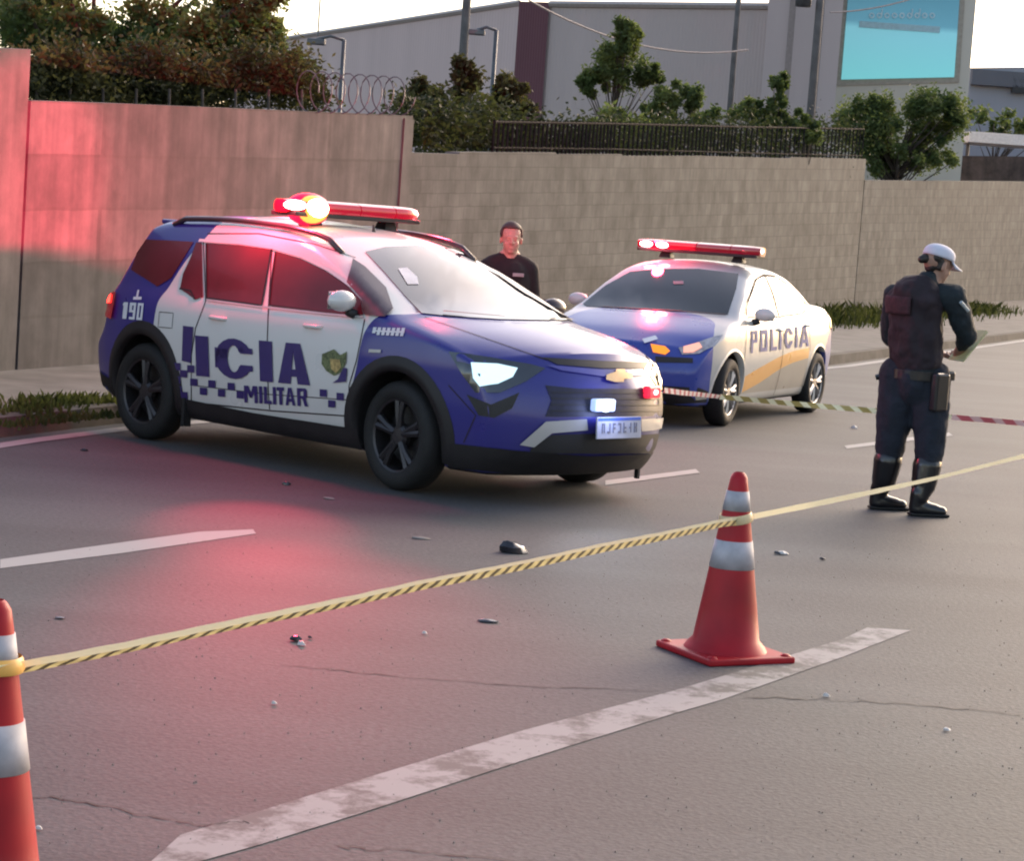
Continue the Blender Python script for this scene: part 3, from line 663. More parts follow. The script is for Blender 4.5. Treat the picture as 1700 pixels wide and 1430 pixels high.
class Car:
    def __init__(s, name, pose, body, label, wheelr, wb, archr, mats, rear=0):
        s.pose = pose; s.root = empty(name, (pose[0], pose[1], 0), pose[2], label=label, cat='police car')
        s.mw = Matrix.Translation((pose[0], pose[1], 0)) @ Matrix.Rotation(pose[2], 4, 'Z'); s.inv = s.mw.inverted(); s.b = body
        me = bpy.data.meshes.new('body'); me.from_pydata(body.V, [], body.F); me.update()
        o = link('body', me, mats, None, smooth=True)
        bm = bmesh.new(); bm.from_mesh(me); bmesh.ops.recalc_face_normals(bm, faces=bm.faces); bm.to_mesh(me); bm.free()
        cut = MB()
        for x in (rear, wb):
            for sg in (-1, 1): cut.lathe([(.0001, .62), (archr, .62), (archr, 1.1), (.0001, 1.1)], 48, (x, 0, wheelr+.01), axis='Y') if sg > 0 else cut.lathe([(.0001, -1.1), (archr, -1.1), (archr, -.62), (.0001, -.62)], 48, (x, 0, wheelr+.01), axis='Y')
        co = cut.build('cut', mats[0]); md = o.modifiers.new('b', 'BOOLEAN'); md.operation = 'DIFFERENCE'; md.solver = 'EXACT'; md.object = co
        dg = bpy.context.evaluated_depsgraph_get(); m2 = bpy.data.meshes.new_from_object(o.evaluated_get(dg)); o.modifiers.clear(); o.data = m2
        bpy.data.objects.remove(co)
        o.name = 'body'
        for pl in m2.polygons:
            c = pl.center
            if c.z < .19 or any(math.hypot(c.x-x, c.z-wheelr-.01) < archr+.002 and abs(c.y) < .9 and (math.hypot(c.x-x, c.z-wheelr-.01) > archr-.012 or abs(c.y) < .66) for x in (rear, wb)): pl.material_index = 1
        m2.polygons.foreach_set('use_smooth', [True]*len(m2.polygons))
        try: m2.set_sharp_from_angle(angle=R(42))
        except Exception: pass
        o.parent = s.root; s.body = o
        s.wr, s.wb = wheelr, wb
    def hit(s, px, py):
        d = ray(px, py); o = s.inv @ CO; dd = (s.inv.to_3x3() @ d).normalized()
        h = s.b.bvh.ray_cast(o, dd)
        if h[0] is None:
            # closest approach
            best = None
            for k in range(60):
                t = (Vector((1.3, 0, .8))-o).length-3+k*.1; q = o+dd*t; nn = s.b.bvh.find_nearest(q)
                if best is None or nn[3] < best[3]: best = nn
            return best[0], best[1]
        return h[0], h[1]
    def side(s, x, z, sg):
        h = s.b.bvh.ray_cast(Vector((x, sg*3, z)), Vector((0, -sg, 0)))
        if h[0] is None: h = s.b.bvh.find_nearest(Vector((x, sg*.8, z)))
        return h[0], h[1]
    def _finish(s, name, bm, m, parent, offs, thick, mirror, proj, smooth=True):
        for mi in ((1, -1) if mirror else (1,)):
            b2 = bm.copy(); dead = []
            for v in b2.verts:
                p, nn = proj(v.co)
                if nn.dot(Vector((p.x-1.3, p.y, p.z-.7))) < 0: nn = -nn
                v.co = p+nn*offs
                if mi < 0: v.co.y *= -1
            if thick:
                ret = bmesh.ops.solidify(b2, geom=b2.faces[:], thickness=thick*(1 if mi > 0 else -1))
            bmesh.ops.recalc_face_normals(b2, faces=b2.faces)
            me = bpy.data.meshes.new(name); b2.to_mesh(me); b2.free()
            o = link(name, me, m, parent or s.root, smooth=smooth)
            try: me.set_sharp_from_angle(angle=R(50))
            except Exception: pass
            yield o
    def patch(s, name, poly, m, offs=.006, thick=0, mirror=False, res=.05, parent=None, mode='pix', sg=-1):
        """polygon in pixels ('pix'), side plane ('side': x,z) laid on the body surface"""
        bm = bmesh.new(); k = 1 if mode != 'pix' else .004
        vs = [bm.verts.new((p[0]*k, p[1]*k, 0)) for p in poly]; f = bm.faces.new(vs); bmesh.ops.triangulate(bm, faces=[f])
        s._refine(bm, res)
        if mode == 'pix': proj = lambda c: s.hit(c.x/k, c.y/k)
        else: proj = lambda c: s.side(c.x, c.y, sg)
        r_ = list(s._finish(name, bm, m, parent, offs, thick, mirror, proj)); bm.free(); return r_
    def _refine(s, bm, res):
        for _ in range(7):
            long = [e for e in bm.edges if e.calc_length() > res]
            if not long: break
            bmesh.ops.subdivide_edges(bm, edges=long, cuts=1); bmesh.ops.triangulate(bm, faces=bm.faces[:])
    def line(s, name, pts, w, m, offs=.002, mode='pix', mirror=False, sg=-1, parent=None, closed=False):
        """thin strip along a polyline laid on the body"""
        bm = bmesh.new(); P = []
        for a, b_ in zip(pts[:-1], pts[1:]):
            q = (s.hit(*a)[0] if mode == 'pix' else s.side(*a, sg)[0], s.hit(*b_)[0] if mode == 'pix' else s.side(*b_, sg)[0])
            n = max(1, int((q[1]-q[0]).length/.03))
            for i in range(n): P.append((a[0]+(b_[0]-a[0])*i/n, a[1]+(b_[1]-a[1])*i/n))
        P.append(pts[-1]); Q = [(s.hit(*p) if mode == 'pix' else s.side(*p, sg)) for p in P]
        vs = []
        for i, (p, nn) in enumerate(Q):
            if nn.dot(Vector((p.x-1.3, p.y, p.z-.7))) < 0: nn = -nn
            t = (Q[min(i+1, len(Q)-1)][0]-Q[max(i-1, 0)][0]).normalized(); c = t.cross(nn).normalized()
            vs.append([bm.verts.new(p+nn*offs+c*w/2), bm.verts.new(p+nn*offs-c*w/2)])
        for a, b_ in zip(vs[:-1], vs[1:]): bm.faces.new((a[0], a[1], b_[1], b_[0]))
        out = []
        for mi in ((1, -1) if mirror else (1,)):
            me = bpy.data.meshes.new(name); b2 = bm.copy()
            if mi < 0:
                for v in b2.verts: v.co.y *= -1
            b2.to_mesh(me); b2.free(); out.append(link(name, me, m, parent or s.root))
        bm.free(); return out
    def text(s, name, body, m, org, ux, uz, mode='side', sg=-1, bold=.02, space=1, mirror=False, offs=.004, parent=None, spots=None):
        """lettering laid on the body: org + u*ux + v*uz in the side plane; glyph height 1 (capital about .73)"""
        cu = bpy.data.curves.new('t', 'FONT'); cu.body = body; cu.offset = bold; cu.space_character = space; cu.resolution_u = 3
        to = bpy.data.objects.new('t', cu); COL.objects.link(to); dg = bpy.context.evaluated_depsgraph_get(); tm = bpy.data.meshes.new_from_object(to.evaluated_get(dg))
        bpy.data.objects.remove(to)
        bm = bmesh.new(); bm.from_mesh(tm); bmesh.ops.triangulate(bm, faces=bm.faces[:])
        for v in bm.verts:
            a, b_ = v.co.x, v.co.y
            v.co = (org[0]+a*ux[0]+b_*uz[0], org[1]+a*ux[1]+b_*uz[1], 0)
        s._refine(bm, .08 if mode == 'side' else 14)
        proj = (lambda c: s.side(c.x, c.y, sg)) if mode == 'side' else (lambda c: s.hit(c.x, c.y))
        r_ = list(s._finish(name, bm, m, parent, offs, 0, mirror, proj, smooth=False)); bm.free(); return r_
    def sidept(s, px, py):
        p = s.hit(px, py)[0]; return (p.x, p.z)
    def wheel(s, x, sg, y, steer=0, spokes=5, m_rim=None, w=.2):
        r_ = s.wr; e = bpy.data.objects.new('wheel', None); COL.objects.link(e); e.parent = s.root; e.location = (x, sg*(y-w/2), r_); e.rotation_euler = (0, 0, steer)
        t = MB(); h = w/2; ri = r_*.66
        t.lathe([(ri, -h*.8), (ri+.02, -h*.97), (r_*.86, -h), (r_*.95, -h*.86), (r_*.995, -h*.6), (r_, 0), (r_*.995, h*.6), (r_*.95, h*.86), (r_*.86, h), (ri+.02, h*.97), (ri, h*.8)], 44, axis='Y')
        t.build('tyre', M_RUBBER, e, smooth=True, edge=40)
        m = MB(); o_ = sg*h*.55
        m.lathe([(ri*1.0, -sg*h*.7), (ri*.97, o_*.3), (ri*.96, sg*h*.78), (ri*1.02, sg*h*.86), (ri*1.03, sg*h*.7)], 40, axis='Y')
        m.lathe([(.001, o_+sg*.02), (.05, o_+sg*.018), (.07, o_), (.075, o_-sg*.03)], 24, axis='Y')
        for k in range(spokes):
            a = 2*math.pi*k/spokes+.3
            for da in (-.13, .13):
                p0 = Vector((math.cos(a)*.05, o_, math.sin(a)*.05)); p1 = Vector((math.cos(a+da)*ri*.97, sg*h*.62, math.sin(a+da)*ri*.97))
                m.tube([p0, (p0+p1)/2+Vector((0, sg*.008, 0)), p1], [.026, .02, .024], 6)
        m.build('rim', m_rim or M_ALLOY, e, smooth=True, edge=35)
        d = MB(); d.lathe([(.001, -sg*h*.1), (ri*.8, -sg*h*.1), (ri*.8, -sg*h*.3)], 24, axis='Y'); d.build('brake_disc', M_BLACK, e)
        return e
    def mirror_(s, x, y, z, sg, m_shell, size=1):
        e = MB(); e.ball((0, 0, 0), (.075*size, .125*size, .078*size), 16)
        for v in e.V:
            if v.x < -.03: v.x = -.03
        o = e.build('side_mirror', m_shell, s.root, smooth=True); o.location = (x, sg*y, z)
        a = MB(); a.tube([(0.0, -sg*.05, -.06), (.01, -sg*.17, -.10)], [.03, .035], 8); a.build('mirror_arm', M_BLACK, o, smooth=True)
        a = MB(); a.box((-.034, 0, 0), (.006, .19*size, .13*size)); a.build('mirror_glass', M_CHROME, o)
        return o

def livery(name, white_rules, col_b, col_w=(.66, .64, .61), extra=None):
    """white_rules(nt, X, Y, Z) -> socket 0..1 where paint is white"""
    m, nt, b = new_mat(name); tc = N(nt, 'ShaderNodeTexCoord'); sp = N(nt, 'ShaderNodeSeparateXYZ'); nt.links.new(tc.outputs['Object'], sp.inputs[0])
    w = white_rules(nt, sp.outputs[0], sp.outputs[1], sp.outputs[2])
    mx = N(nt, 'ShaderNodeMix', data_type='RGBA'); mx.inputs[6].default_value = tuple(col_b)+(1,); mx.inputs[7].default_value = tuple(col_w)+(1,); nt.links.new(w, mx.inputs[0])
    nz = N(nt, 'ShaderNodeTexNoise'); nz.inputs['Scale'].default_value = 3; nz.inputs['Detail'].default_value = 6; nt.links.new(tc.outputs['Object'], nz.inputs[0])
    out = mx.outputs[2]
    if extra: out = extra(nt, out, sp.outputs)
    # dust film: heavier low on the doors
    dz = N(nt, 'ShaderNodeMapRange'); dz.inputs[1].default_value = .75; dz.inputs[2].default_value = .2; nt.links.new(sp.outputs[2], dz.inputs[0])
    dm = N(nt, 'ShaderNodeMath', operation='MULTIPLY'); nt.links.new(dz.outputs[0], dm.inputs[0]); nt.links.new(nz.outputs[0], dm.inputs[1])
    d2 = N(nt, 'ShaderNodeMath', operation='MULTIPLY'); d2.inputs[1].default_value = .35; nt.links.new(dm.outputs[0], d2.inputs[0])
    mz = N(nt, 'ShaderNodeMix', data_type='RGBA'); nt.links.new(d2.outputs[0], mz.inputs[0]); nt.links.new(out, mz.inputs[6]); mz.inputs[7].default_value = (.12, .095, .08, 1)
    nt.links.new(mz.outputs[2], b.inputs['Base Color'])
    rr = N(nt, 'ShaderNodeMapRange'); rr.inputs[3].default_value = .22; rr.inputs[4].default_value = .38; nt.links.new(nz.outputs[0], rr.inputs[0]); nt.links.new(rr.outputs[0], b.inputs['Roughness'])
    b.inputs['Coat Weight'].default_value = .45; b.inputs['Coat Roughness'].default_value = .08
    return m
def cmp_(nt, a, b, op='GREATER_THAN'):
    n = N(nt, 'ShaderNodeMath', operation=op)
    for i, v in enumerate((a, b)):
        if isinstance(v, (int, float)): n.inputs[i].default_value = v
        else: nt.links.new(v, n.inputs[i])
    return n.outputs[0]
def curve_of(nt, sock, pts, lo, hi):
    """piecewise curve y(sock) through pts as a float curve"""
    mr = N(nt, 'ShaderNodeMapRange'); mr.inputs[1].default_value = pts[0][0]; mr.inputs[2].default_value = pts[-1][0]; nt.links.new(sock, mr.inputs[0])
    fc = N(nt, 'ShaderNodeFloatCurve'); c = fc.mapping.curves[0]; a0, a1 = pts[0][0], pts[-1][0]
    Q = [((p[0]-a0)/(a1-a0), (p[1]-lo)/(hi-lo)) for p in pts]
    c.points[0].location = Q[0]; c.points[1].location = Q[-1]
    for q_ in Q[1:-1]: c.points.new(*q_)
    for p in c.points: p.handle_type = 'AUTO_CLAMPED'
    fc.mapping.update(); nt.links.new(mr.outputs[0], fc.inputs['Value'])
    m2 = N(nt, 'ShaderNodeMath', operation='MULTIPLY_ADD'); m2.inputs[1].default_value = hi-lo; m2.inputs[2].default_value = lo; nt.links.new(fc.outputs[0], m2.inputs[0])
    return m2.outputs[0]

def glass_mat(name, col, rough=.05, kc=1, ks=.8):
    m = mat(name, col, rough, coat=kc, var=.25, scale=2.5, spec=ks); return m
M_GLASS = glass_mat('window_red_light_tint', (.11, .012, .02), .3, .12, .25)  # maroon base colour stands in for red light showing in the windows
M_WIND = glass_mat('windscreen_glass', (.055, .066, .07), .07, .5, .6)
M_WIND2 = glass_mat('dark_windscreen', (.012, .018, .021), .06, .35, .4)
M_ARCH = mat('arch_cladding', (.012, .010, .011), .6, var=.2)
def emis(name, col, s, base=(.5, .5, .5)): return mat(name, base, .3, emit=col, es=s, var=.02)
E_WHITE = emis('lit_lamp_white', (.55, .85, 1), .42); E_HOT = emis('lit_led_hot', (1, .82, .50), 5); E_RED = emis('lit_lens_red', (1, .01, .05), 2.2, (.5, .01, .03))
E_BLUE = emis('lit_strobe_blue', (.62, .85, 1), 1.6); E_REDL = emis('lit_strobe_red', (1, .02, .06), .35, (.5, .01, .03)); E_REDH = emis('lit_strobe_core', (1, .6, .6), 2)
E_AMB = emis('lit_amber', (1, .26, .02), .4, (.5, .2, .02)); E_PINK = emis('lit_end_lamp', (1, .62, .58), 1.2)
M_REDLENS = mat('red_lens', (.30, .004, .02), .12, coat=.6, emit=(.8, .0, .03), es=.12)
M_REDDARK = mat('dark_red_lens', (.14, .004, .012), .15, coat=1, emit=(.8, .0, .03), es=.06)
M_LAMP = mat('lamp_housing', (.035, .04, .05), .15, coat=1)
M_LAMPC = mat('clear_lens', (.35, .36, .38), .1, coat=1, var=.3, scale=20)

def lightbar(car, xc, z, hw, hot_y, glow, hot=(E_HOT,), label_red=True):
    """light bar: base, feet, lens modules, lit modules and their lamps"""
    e = bpy.data.objects.new('light_bar', None); COL.objects.link(e); e.parent = car.root; e.location = (xc, 0, z)
    a = MB(); a.box((0, 0, -.035), (.26, hw*2-.04, .03)); a.build('bar_base', M_BLACK, e, bevel=.008)
    for y in (-hw*.55, hw*.62):
        a = MB(); a.box((0, y, -.075), (.12, .12, .06), taper=.7); a.build('foot', M_BLACK, e, bevel=.005)
    segs = [(-hw, -hw*.55), (-hw*.55, 0), (0, hw*.55), (hw*.55, hw)]
    for i, (y0, y1) in enumerate(segs):
        a = MB(); n = 5; P = []
        for k in range(n+1):
            t = k/n; y = y0+(y1-y0)*t; edge = max(0, (abs(y)-hw*.72)/(hw*.28)); P.append((y, .145*(1-.45*edge**2), .05*(1-.15*edge**2)))
        V = []; m_ = 12
        for y, rx, rz in P:
            for k in range(m_):
                th = 2*math.pi*k/m_; sx = math.copysign(abs(math.cos(th))**.6, math.cos(th)); sz = math.copysign(abs(math.sin(th))**.6, math.sin(th))
                V.append((sx*rx, y+(.004 if y == y0 else -.004 if y == y1 else 0), sz*rz+.012))
        F = [(i2*m_+k, i2*m_+(k+1) % m_, (i2+1)*m_+(k+1) % m_, (i2+1)*m_+k) for i2 in range(n) for k in range(m_)]+[tuple(range(m_)), tuple(n*m_+k for k in range(m_))]
        a.add(V, F); a.build('lens', M_REDLENS if i in glow else M_REDDARK, e, smooth=True, edge=45)
    return e
def lamp(name, parent, loc, col, power, size=.06, kind='POINT', rot=None, spot=60, blend=.3):
    l = bpy.data.lights.new(name, kind); l.energy = power; l.color = col; l.shadow_soft_size = size
    if kind == 'SPOT': l.spot_size = R(spot); l.spot_blend = blend
    o = bpy.data.objects.new(name, l); COL.objects.link(o); o.parent = parent; o.location = loc
    if rot is not None: o.rotation_euler = rot
    return o
def aim(car, o, world_pt):
    """turn a child of the car so its -Z looks at a world point"""
    bpy.context.view_layer.update()
    p = o.parent.matrix_world if o.parent else Matrix(); loc = (car.mw @ Matrix.Translation(o.parent.location) @ o.location) if o.parent is not car.root else car.mw @ o.location
    d = (car.mw.inverted().to_3x3() @ (Vector(world_pt)-loc)); o.rotation_euler = d.to_track_quat('-Z', 'Y').to_euler()

# ============ the nearer car: tall compact people carrier
def suv_white(nt, X, Y, Z):
    a = curve_of(nt, Z, [(.15, .46), (.3, .42), (.45, .33), (.62, .17), (.78, .10), (.92, .10), (1.05, .15), (1.25, .24), (1.45, .36), (1.62, .40)], 0, .6)
    b_ = curve_of(nt, Z, [(.2, 2.12), (.4, 2.13), (.7, 2.2), (1.0, 2.27), (1.055, 2.42), (1.09, 2.52), (1.13, 2.9), (1.62, 2.9)], 2, 3)
    return cmp_(nt, cmp_(nt, X, a), cmp_(nt, X, b_, 'LESS_THAN'), 'MULTIPLY')
BLUE = (.022, .022, .20)
M_SUV = livery('suv_livery', suv_white, BLUE)
SB = CarBody(
    bottom=[(-.58, .27), (-.35, .22), (.35, .19), (2.2, .19), (2.95, .17), (3.18, .17)],
    front=[(3.18, .17), (3.25, .30), (3.27, .48), (3.25, .62), (3.20, .74), (3.13, .83)],
    top=[(-.34, 1.44), (-.24, 1.485), (.0, 1.505), (.5, 1.52), (1.0, 1.50), (1.4, 1.445), (1.72, 1.34), (2.1, 1.17), (2.45, 1.02), (2.62, .985), (2.85, .935), (3.05, .87), (3.13, .83)],
    rear=[(-.58, .27), (-.70, .40), (-.71, .58), (-.60, .74), (-.56, .92), (-.46, 1.16), (-.34, 1.44)],
    W=[(.15, .78), (.25, .83), (.4, .865), (.6, .885), (.75, .885), (.9, .87), (.98, .845), (1.04, .815), (1.2, .755), (1.4, .665), (1.5, .60), (1.56, .57)],
    taper=[(-.75, .86), (-.5, .93), (-.1, .985), (.6, 1), (2.2, 1), (2.8, .985), (3.1, .93), (3.3, .85)],
    crown=lambda x: .055 if x < 2.4 else .075, bulge_f=.25, bulge_r=.13, greentop=1.5)
SUVP = (-1.9166, 15.2915, -.7772)
suv = Car('police_car', SUVP, SB, 'blue and white police people carrier with bright red light bar and lit headlamp', .33, 2.56, .385, [M_SUV, M_BLACK], -.02)
suv.wheel(2.56, -1, .865, R(-4), 5, M_DALLOY); suv.wheel(2.56, 1, .865, R(-4), 5, M_DALLOY); suv.wheel(-.02, -1, .865, 0, 5, M_DALLOY); suv.wheel(-.02, 1, .865, 0, 5, M_DALLOY)
# windows (pixel outlines of the photograph laid on the body, mirrored to the far side)
def pp(c, pts): return [c.sidept(*p) for p in pts]
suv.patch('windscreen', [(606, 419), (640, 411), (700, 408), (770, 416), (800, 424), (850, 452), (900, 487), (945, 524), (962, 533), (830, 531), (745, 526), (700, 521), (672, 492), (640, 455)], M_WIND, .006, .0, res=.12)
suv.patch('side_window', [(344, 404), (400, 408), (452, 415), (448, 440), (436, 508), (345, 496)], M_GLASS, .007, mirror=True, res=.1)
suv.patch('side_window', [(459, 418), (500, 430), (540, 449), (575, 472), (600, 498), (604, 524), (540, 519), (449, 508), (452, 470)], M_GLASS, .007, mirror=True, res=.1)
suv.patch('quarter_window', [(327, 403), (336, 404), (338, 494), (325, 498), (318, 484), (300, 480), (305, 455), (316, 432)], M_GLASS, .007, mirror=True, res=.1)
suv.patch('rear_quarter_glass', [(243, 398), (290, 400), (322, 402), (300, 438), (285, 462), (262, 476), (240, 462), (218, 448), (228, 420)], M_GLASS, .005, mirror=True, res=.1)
M_SEAM = mat('door_seam', (.03, .02, .022), .8)
M_TRIM = mat('pillar_trim', (.04, .02, .024), .35, coat=.5)
suv.patch('door_pillar', [(585, 432), (605, 445), (640, 480), (652, 515), (640, 528), (606, 524), (602, 497), (578, 470)], M_TRIM, .014, mirror=True, res=.04)
for pts in ([(338, 400), (342, 500), (325, 545), (318, 590), (318, 668)], [(452, 414), (446, 510), (443, 600), (448, 680)], [(606, 530), (592, 600), (580, 640), (579, 690)], [(318, 668), (450, 682), (579, 691)]):
    suv.line('door_seam', pts, .009, M_SEAM, .003, mirror=True)
M_SEAL = mat('window_seal', (.012, .01, .011), .7)
for loop in ([(344, 405), (345, 496), (436, 508), (448, 440), (452, 415)], [(459, 419), (452, 470), (449, 508), (540, 519), (600, 524)], [(325, 498), (318, 484), (300, 480)]):
    suv.line('window_seal', loop, .012, M_SEAL, .012, mirror=True)
suv.line('fuel_flap_seam', [(265, 518), (288, 520), (286, 545), (263, 543), (265, 518)], .005, M_SEAM, .003)
suv.line('door_moulding', [(322, 640), (448, 655), (576, 664)], .006, M_SEAM, .002, mirror=True)
suv.line('bumper_seam', [(745, 640), (790, 690), (770, 735)], .007, M_SEAM, .003, mirror=True)
suv.line('roof_seam', [(345, 388), (430, 388), (520, 405), (590, 428)], .008, M_SEAM, .003, mirror=True)
suv.line('window_trim', [(332, 400), (400, 404), (455, 412), (505, 427), (548, 449), (585, 476)], .022, M_WHITE, .011, mirror=True)
suv.line('window_trim', [(345, 499), (440, 511), (540, 522), (604, 528)], .014, M_SILVER, .011, mirror=True)
# arch, sill and bumper cladding
def ring(car, cx, r0_, r1_, a0, a1, m, sg, offs=.014, name='arch_cladding'):
    n = 26; V = []; F = []
    for i in range(n+1):
        a = R(a0+(a1-a0)*i/n)
        for r_ in (r0_, (r0_+r1_)/2, r1_):
            p, nn = car.side(cx+math.cos(a)*r_, max(.2, car.wr+.01+math.sin(a)*r_), sg); V.append(Vector((p.x, p.y+sg*(offs if r_ < r1_ else .002), p.z)))
    for i in range(n):
        for k in (0, 1): F.append((3*i+k, 3*i+k+1, 3*i+k+4, 3*i+k+3))
    b0_ = len(V)
    for i in range(n+1):
        v = V[3*i]; V.append(Vector((v.x, v.y-sg*.06, v.z)))
    for i in range(n): F.append((3*i, 3*(i+1), b0_+i+1, b0_+i))
    return mesh(name, V, F, m, car.root, smooth=True)
for sg in (-1, 1):
    for cx in (-.02, 2.56): ring(suv, cx, .38, .47, -20, 200, M_ARCH, sg)
    suv.patch('sill_cladding', [(.40, .21), (2.22, .21), (2.22, .335), (1.2, .32), (.40, .335)], M_ARCH, .014, 0, res=.12, mode='side', sg=sg)
suv.patch('bumper_cladding', [(-.68, .30), (-.42, .24), (-.40, .36), (-.69, .42)], M_ARCH, .01, 0, res=.1, mode='side', sg=-1)
# front
HL = suv.patch('headlamp', [(745, 584), (800, 592), (880, 605), (905, 612), (872, 634), (830, 652), (790, 652), (768, 622)], M_LAMP, .006, 0, mirror=True, res=.1)
suv.patch('lens', [(782, 604), (825, 606), (858, 613), (850, 627), (826, 638), (797, 642), (788, 628)], E_WHITE, .020, 0, res=.1, parent=HL[0])
suv.patch('lens', [(781, 600), (862, 611), (828, 642), (797, 645)], M_LAMPC, .012, 0, res=.1, parent=HL[1])[0].scale = (1, -1, 1)
suv.patch('grille_slot', [(900, 594), (1000, 600), (1094, 602), (1096, 613), (1000, 612), (925, 606)], M_BLACK, .006, 0, res=.08)
suv.patch('chrome_strip', [(905, 607), (990, 615), (1096, 617), (1096, 624), (1000, 626), (930, 616)], mat('blue_gloss', (.07, .06, .28), .15, coat=1), .012, 0, res=.08)
suv.patch('grille', [(905, 640), (960, 646), (1100, 646), (1100, 690), (1062, 692), (905, 692), (915, 665)], mat('grille_mesh', (.010, .010, .035), .5, var=.3, scale=30), .004, 0, res=.08)
for yy in (652, 662, 672, 682): suv.line('grille_slat', [(915, yy), (1000, yy+1), (1098, yy+1)], .006, M_BLACK, .009)
suv.patch('bumper_vent', [(775, 655), (815, 672), (862, 652), (850, 678), (820, 694), (795, 690)], M_BLACK, .005, 0, mirror=True, res=.08)
suv.patch('lower_intake', [(880, 745), (915, 722), (975, 720), (1062, 722), (1095, 720), (1094, 748), (1080, 752), (880, 752)], M_BLACK, .008, 0, res=.08)
suv.patch('bumper_lip', [(745, 735), (860, 748), (980, 756), (1092, 752), (1085, 775), (1000, 783), (850, 785), (745, 775)], M_ARCH, .01, 0, res=.1)
suv.patch('skid_trim', [(862, 738), (905, 700), (972, 696), (974, 714), (915, 719), (886, 742)], M_SILVER, .014, 0, res=.08)
suv.patch('skid_trim', [(1062, 696), (1100, 694), (1100, 712), (1062, 716)], M_SILVER, .014, 0, res=.08)
M_FOG = mat('fog_lamp', (.35, .33, .28), .2, coat=1)
bow = [(1003, 624), (1018, 619), (1019, 615), (1033, 615), (1034, 620), (1047, 622), (1044, 630), (1032, 631), (1031, 636), (1017, 636), (1016, 631), (1002, 632)]
suv.patch('badge', bow, mat('gold_badge', (.62, .42, .22), .25, metal=.6), .022, 0, res=.05)
def frame_at(car, px, py):
    p, nn = car.hit(px, py); return p, nn
p, nn = suv.hit(1018, 709)
pl = MB(); pl.box((0, 0, 0), (.012, .40, .13)); plo = pl.build('licence_plate', mat('plate_grey', (.42, .42, .47), .4), suv.root, bevel=.004)
plo.location = (p.x+.045, p.y, p.z); plo.rotation_euler = (0, R(-4), math.atan2(nn.y, nn.x)*.8)
gl = MB()
for k, (w_, h_) in enumerate(((.03, .06), (.032, .06), (.028, .06), (.03, .055), (.03, .06), (.02, .06), (.03, .06))):
    y = -.145+k*.048; bits = ((1, 2, 3), (2, 4), (1, 3, 5), (2, 3, 4), (1, 4, 5), (2, 5), (1, 2, 5))[k]
    if 1 in bits: gl.box((.0075, y-w_*.3, 0), (.003, w_*.28, h_))
    if 2 in bits: gl.box((.0075, y+w_*.3, 0), (.003, w_*.28, h_*.96))
    if 3 in bits: gl.box((.0078, y, .024), (.003, w_*.8, .011))
    if 4 in bits: gl.box((.0081, y, -.024), (.003, w_*.8, .011))
    if 5 in bits: gl.box((.0084, y, .0), (.003, w_*.7, .011))
gl.build('plate_characters', mat('plate_ink', (.16, .16, .2), .5), plo)
gl = MB(); gl.box((.0072, 0, .052), (.002, .38, .018)); gl.build('plate_band', mat('plate_blue', (.05, .12, .45), .4), plo)
def strobe(car, px, py, m_lens, m_core, rl, name='strobe_light', out=.03):
    p, nn = car.hit(px, py); e = MB(); e.box((0, 0, 0), (.05, .17, .075)); o = e.build(name, m_lens, car.root, bevel=.012); o.location = p+Vector((out, 0, 0)); o.rotation_euler = (0, 0, math.atan2(nn.y, nn.x)*.7)
    c = MB(); c.ball((.026, 0, 0), (.014, rl, rl*.75), 12); c.build('led', m_core, o, smooth=True); return o
sb_ = strobe(suv, 995, 672, emis('lit_strobe_lens', (.30, .45, 1), .38), E_BLUE, .052)
sr_ = strobe(suv, 1076, 650, E_REDL, E_REDH, .022)
lamp('strobe_lamp', sb_, (.12, 0, 0), (.4, .5, 1), 1.1, .05)
# mirrors, handles, tail lamp, rails, wipers
for sg in (-1, 1): suv.mirror_(2.08, .93, 1.10, sg, M_WHITE if sg < 0 else M_TRIM, .84)
for (px, py) in ((520, 542), (362, 528)):
    x, z = suv.sidept(px, py)
    for sg in (-1, 1):
        q, nn = suv.side(x, z, sg); h = MB(); h.tube([(-.09, -sg*.01, 0), (-.06, sg*.02, 0), (.06, sg*.02, 0), (.09, -sg*.01, 0)], .013, 8); o = h.build('door_handle', M_WHITE, suv.root, smooth=True); o.location = q
tl = suv.patch('tail_lamp', [(168, 482), (196, 486), (193, 505), (188, 530), (170, 522)], M_REDDARK, .02, 0, mirror=True, res=.05)
suv.patch('lens', [(170, 487), (190, 489), (188, 503), (172, 502)], emis('lit_tail_red', (1, .03, .02), 2.6, (.5, .02, .02)), .026, 0, res=.05, parent=tl[0])
for sg in (-1, 1):
    r_ = MB(); pts = []
    for i in range(15):
        t = i/14; x = -.1+t*1.75; y = sg*(.60-.02*t); h = suv.b.bvh.ray_cast(Vector((x, y, 3)), Vector((0, 0, -1)))[0]; pts.append(h+Vector((0, 0, .038*math.sin(math.pi*min(1, max(0, t*6 if t < .17 else (1-t)*6 if t > .83 else .5)) if (t < .083 or t > .917) else math.pi/2))))
    r_.tube(pts, .02, 8, sx=1.1); r_.build('roof_rail', M_TRIM, suv.root, smooth=True)
fin = suv.b.bvh.ray_cast(Vector((1.30, 0, 3)), Vector((0, 0, -1)))[0]
a = MB(); a.tube([fin-Vector((.02, 0, .01)), fin+Vector((-.03, 0, .05))], [.016, .006], 6); a.build('roof_antenna', M_BLACK, suv.root)
sp_ = MB(); sp_.box((-.33, 0, 1.485), (.16, .98, .035)); sp_.build('spoiler', mat('spoiler_blue', BLUE, .3, coat=.8), suv.root, bevel=.012)
suv.line('wiper', [(735, 521), (790, 526), (838, 530)], .02, M_BLACK, .02); suv.line('wiper', [(850, 531), (905, 533), (955, 534)], .02, M_BLACK, .02)
